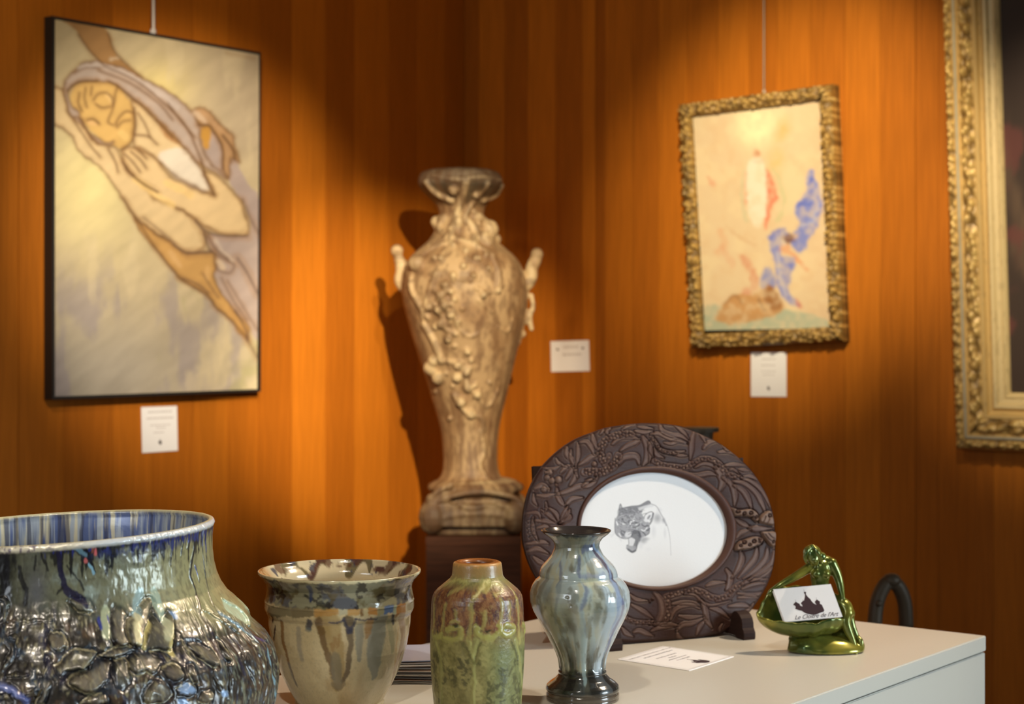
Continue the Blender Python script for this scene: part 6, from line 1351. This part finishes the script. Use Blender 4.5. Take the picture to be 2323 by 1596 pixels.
def big_frame():
    lean = .074
    P = wall_pt(2171, 1018, False, .040)
    uh = np.array([-DA[0], -DA[1], 0]); nn = np.array([NR[0]*math.cos(lean), NR[1]*math.cos(lean), -math.sin(lean)]); vv = np.cross(nn, uh); vv = vv if vv[2] > 0 else -vv
    Hh = 1.255; Wd = 1.0
    C4 = [P+vv*Hh, P+vv*Hh+uh*Wd, P+uh*Wd, P]
    root = empty('large_gilt_picture', tuple(np.mean(C4, 0))); tag(root, 'large dark picture in a wide ornate gold frame, cut off by the right edge', 'painting')
    def prof(s): return np.interp(s, [0, .03, .10, .17, .20, .215, .26, .275, .29, .38, .47, .55, .57, .62, .64, .68, .72, .74, .80, .82, .90, .92, .985, 1.0], [.0, .012, .024, .022, .016, .026, .026, .020, .018, .030, .032, .024, .027, .027, .019, .014, .018, .022, .020, .015, .012, .015, .008, .0])
    def orn(l, s):
        w1 = smoothstep(.02, .06, s)*smoothstep(.20, .17, s); w2 = smoothstep(.29, .32, s)*smoothstep(.56, .53, s)
        d, _, v = cells(l/.017, s*8.5, 2); d2, _, v2 = cells(l/.021+3, s*8.0, 7)
        sc = np.sin(l/.072*2*math.pi+s*9); 
        return w1*(.55-d)*.015+w2*((.55-d2)*.012+.004*sc*np.sin(s*22)), w1, w2, d, d2
    def fun(l, s): return prof(s)+orn(l, s)[0]
    def colf(l, s):
        o, w1, w2, d, d2 = orn(l, s)
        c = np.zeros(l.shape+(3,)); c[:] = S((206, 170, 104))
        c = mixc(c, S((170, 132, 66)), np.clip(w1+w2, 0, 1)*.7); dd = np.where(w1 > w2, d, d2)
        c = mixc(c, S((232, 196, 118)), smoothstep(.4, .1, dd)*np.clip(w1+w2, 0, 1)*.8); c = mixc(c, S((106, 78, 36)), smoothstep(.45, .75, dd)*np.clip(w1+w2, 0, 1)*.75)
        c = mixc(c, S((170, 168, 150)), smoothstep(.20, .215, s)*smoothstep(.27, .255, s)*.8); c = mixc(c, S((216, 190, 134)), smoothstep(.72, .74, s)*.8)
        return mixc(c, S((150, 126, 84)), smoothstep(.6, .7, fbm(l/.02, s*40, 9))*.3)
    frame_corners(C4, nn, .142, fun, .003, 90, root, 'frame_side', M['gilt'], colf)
    cc = np.mean(C4, 0)
    D = Canvas(0, 0, 80, 110, 1, tuple(S((62, 48, 38)))); X, Y = D.X, D.Y
    D.a = mixc(D.a, S((92, 72, 54)), smoothstep(.45, .7, fbm(X/9, Y/24, 3))); D.a = mixc(D.a, S((104, 58, 50)), smoothstep(.58, .7, fbm(X/7, Y/12, 5))*.7); D.a = mixc(D.a, S((32, 26, 22)), smoothstep(.5, .7, fbm(X/14, Y/40, 8))*.8)
    U, Vv = np.meshgrid(np.linspace(0, 1, 80), np.linspace(0, 1, 110)); a = .136
    Pw = (P+uh*a+vv*a)+uh*(U[..., None]*(Wd-2*a))+vv*((1-Vv)[..., None]*(Hh-2*a))+nn*.002
    mesh_obj('painted_canvas', Pw.reshape(-1, 3), quads(80, 110)[:, ::-1], M['paint'], root, False, D.samp(U*79, Vv*109).reshape(-1, 3))
big_frame()

def caption(pxs, left, lines, emblem, label):
    C4 = [wall_pt(x, y, left, .0015) for x, y in pxs]
    n = NL if left else NR; nr = np.array([n[0], n[1], 0])
    zt_, zb = (C4[0][2]+C4[1][2])/2, (C4[2][2]+C4[3][2])/2
    r = empty('caption_label', tuple(np.mean(C4, 0))); tag(r, label, 'label')
    V = np.vstack([np.array(C4), np.array(C4)-nr*.0012])
    r = mesh_obj('card_sheet', V, [(0, 3, 2, 1), (4, 5, 6, 7), (0, 1, 5, 4), (1, 2, 6, 5), (2, 3, 7, 6), (3, 0, 4, 7)], M['card'], r, False)
    bl = bilin(C4, nr); rng = random.Random(int(pxs[0][0]))
    for v, a, b, h in lines:
        bm = bmesh.new(); x = a
        while x < b:
            w_ = rng.uniform(.03, .07); e_ = min(x+w_, b); bm.faces.new([bm.verts.new(tuple(bl(*p, .0003))) for p in ((x, v), (e_, v), (e_, v+h), (x, v+h))]); x = e_+.02
        bm_obj('text_line', bm, M['faint_ink'], r)
    for e in emblem: card_logo(bl, r, e)
M['faint_ink'] = mat('faint_ink', (.52, .47, .46), .7)
caption([(320.5, 923), (401.5, 920), (403.5, 1021.5), (323, 1027)], True, [(.10, .18, .86, .03), (.24, .14, .90, .03), (.40, .24, .80, .02), (.46, .40, .66, .02), (.56, .32, .62, .02)], [(.5, .78, .18)], 'upright white caption label under the painting of the veiled woman')
caption([(1249, 774), (1335.5, 771), (1337.5, 841), (1250.5, 843)], False, [(.18, .34, .72, .05), (.42, .32, .80, .06)], [(.18, .26, .14), (.84, .24, .14)], 'wide white caption label on the wall right of the terracotta vase')
caption([(1703.5, 799), (1784, 799), (1784, 899.5), (1703.5, 899)], False, [(.14, .32, .70, .02), (.28, .30, .68, .02), (.42, .30, .70, .015), (.50, .34, .66, .015)], [(.5, .80, .16)], 'upright white caption label under the small gilt framed picture')
def hanger(px, y, left, rad, m, label):
    b = wall_pt(px, y, left, .016); t = b.copy(); t[2] = H_ROOM-.001
    r = empty('hanging_wire', tuple(b)); tag(r, label, 'wire')
    bm = bmesh.new(); tube(bm, [b, t], [rad, rad], 8, caps=False); o = bm_obj('rod', bm, m, r, True)
    bm = bmesh.new(); box_bm(frameM(b+Z3*.004, (1, 0, 0), (0, 1, 0), (0, 0, 1)), rad*3, rad*3, .012, .001, bm); bm_obj('hook', bm, m, r)
hanger(348, 76, True, .0042, M['wire'], 'pale hanging rod above the painting of the veiled woman')
hanger(1733, 212, False, .0026, mat('dark_wire', (.22, .17, .12), .4, metal=.5), 'thin grey hanging wire above the small gilt framed picture')

# ---------------------------------------------------------------- things half hidden behind the cabinet
def behind():
    Yb = 3.3; k = Yb/F
    c = at(1588, 969, Yb); r = empty('plant_stand', (c[0], c[1], 0)); tag(r, 'slim bronze stand whose flat top shows just behind the carved oval frame', 'stand')
    bm = bmesh.new(); g = bmesh.ops.create_cone(bm, cap_ends=True, segments=32, radius1=.036, radius2=.0365, depth=.008, matrix=Matrix.Translation((c[0], c[1], c[2]-.004))); bmesh.ops.bevel(bm, geom=[e for e in bm.edges if len(e.link_faces) == 2 and e.calc_face_angle(0) > 1], offset=.001, segments=2, affect='EDGES')
    bm_obj('top_plate', bm, M['bronze'], r, False)
    bm = bmesh.new(); tube(bm, [(c[0], c[1], c[2]-.008), (c[0], c[1], c[2]-.05), (c[0], c[1], c[2]-.12), (c[0], c[1], .3), (c[0], c[1], .03)], [.026, .022, .012, .011, .014], 16, caps=False); bm_obj('stem', bm, M['bronze'], r, True)
    bm = bmesh.new(); bmesh.ops.create_cone(bm, cap_ends=True, segments=32, radius1=.11, radius2=.03, depth=.03, matrix=Matrix.Translation((c[0], c[1], .0155))); bm_obj('foot', bm, M['bronze'], r, False)
    Yh = 2.95; P = [(1985, 1470), (1984, 1420), (1990, 1365), (2006, 1328), (2022, 1320), (2038, 1330), (2052, 1365), (2056, 1420), (2056, 1470)]
    P3 = [at(x, y, Yh+i*.004) for i, (x, y) in enumerate(P)]
    b0 = P3[0].copy(); b1 = P3[-1].copy()
    r = empty('arched_stand', ((b0[0]+b1[0])/2, Yh+.02, 0)); tag(r, 'dark bronze arched handle rising behind the right end of the white cabinet', 'stand')
    bm = bmesh.new(); tube(bm, [(b0[0], b0[1], .42)]+P3+[(b1[0], b1[1], .42)], .0125, 14, caps=False)
    bm_obj('arch', bm, M['bronze'], r, True)
    bm = bmesh.new(); ball(bm, P3[4]+np.array([0, -.002, .004]), (.016, .016, .012)); tube(bm, [P3[2]+np.array([0, -.014, 0]), P3[2]+np.array([0, -.006, .0])], .006, 8); bm_obj('rivet', bm, M['bronze'], r, True)
    m_ = ((b0[0]+b1[0])/2, (b0[1]+b1[1])/2)
    bm = bmesh.new(); box_bm(frameM((m_[0], m_[1], .41), (1, 0, 0), (0, 1, 0), (0, 0, 1)), .16, .16, .03, .004, bm); bm_obj('shelf', bm, M['bronze'], r)
    for sx in (-1, 1):
        for sy in (-1, 1):
            bm = bmesh.new(); tube(bm, [(m_[0]+sx*.06, m_[1]+sy*.06, .395), (m_[0]+sx*.075, m_[1]+sy*.075, .004)], [.010, .008], 10, caps=False); bm_obj('leg', bm, M['bronze'], r, True)
behind()
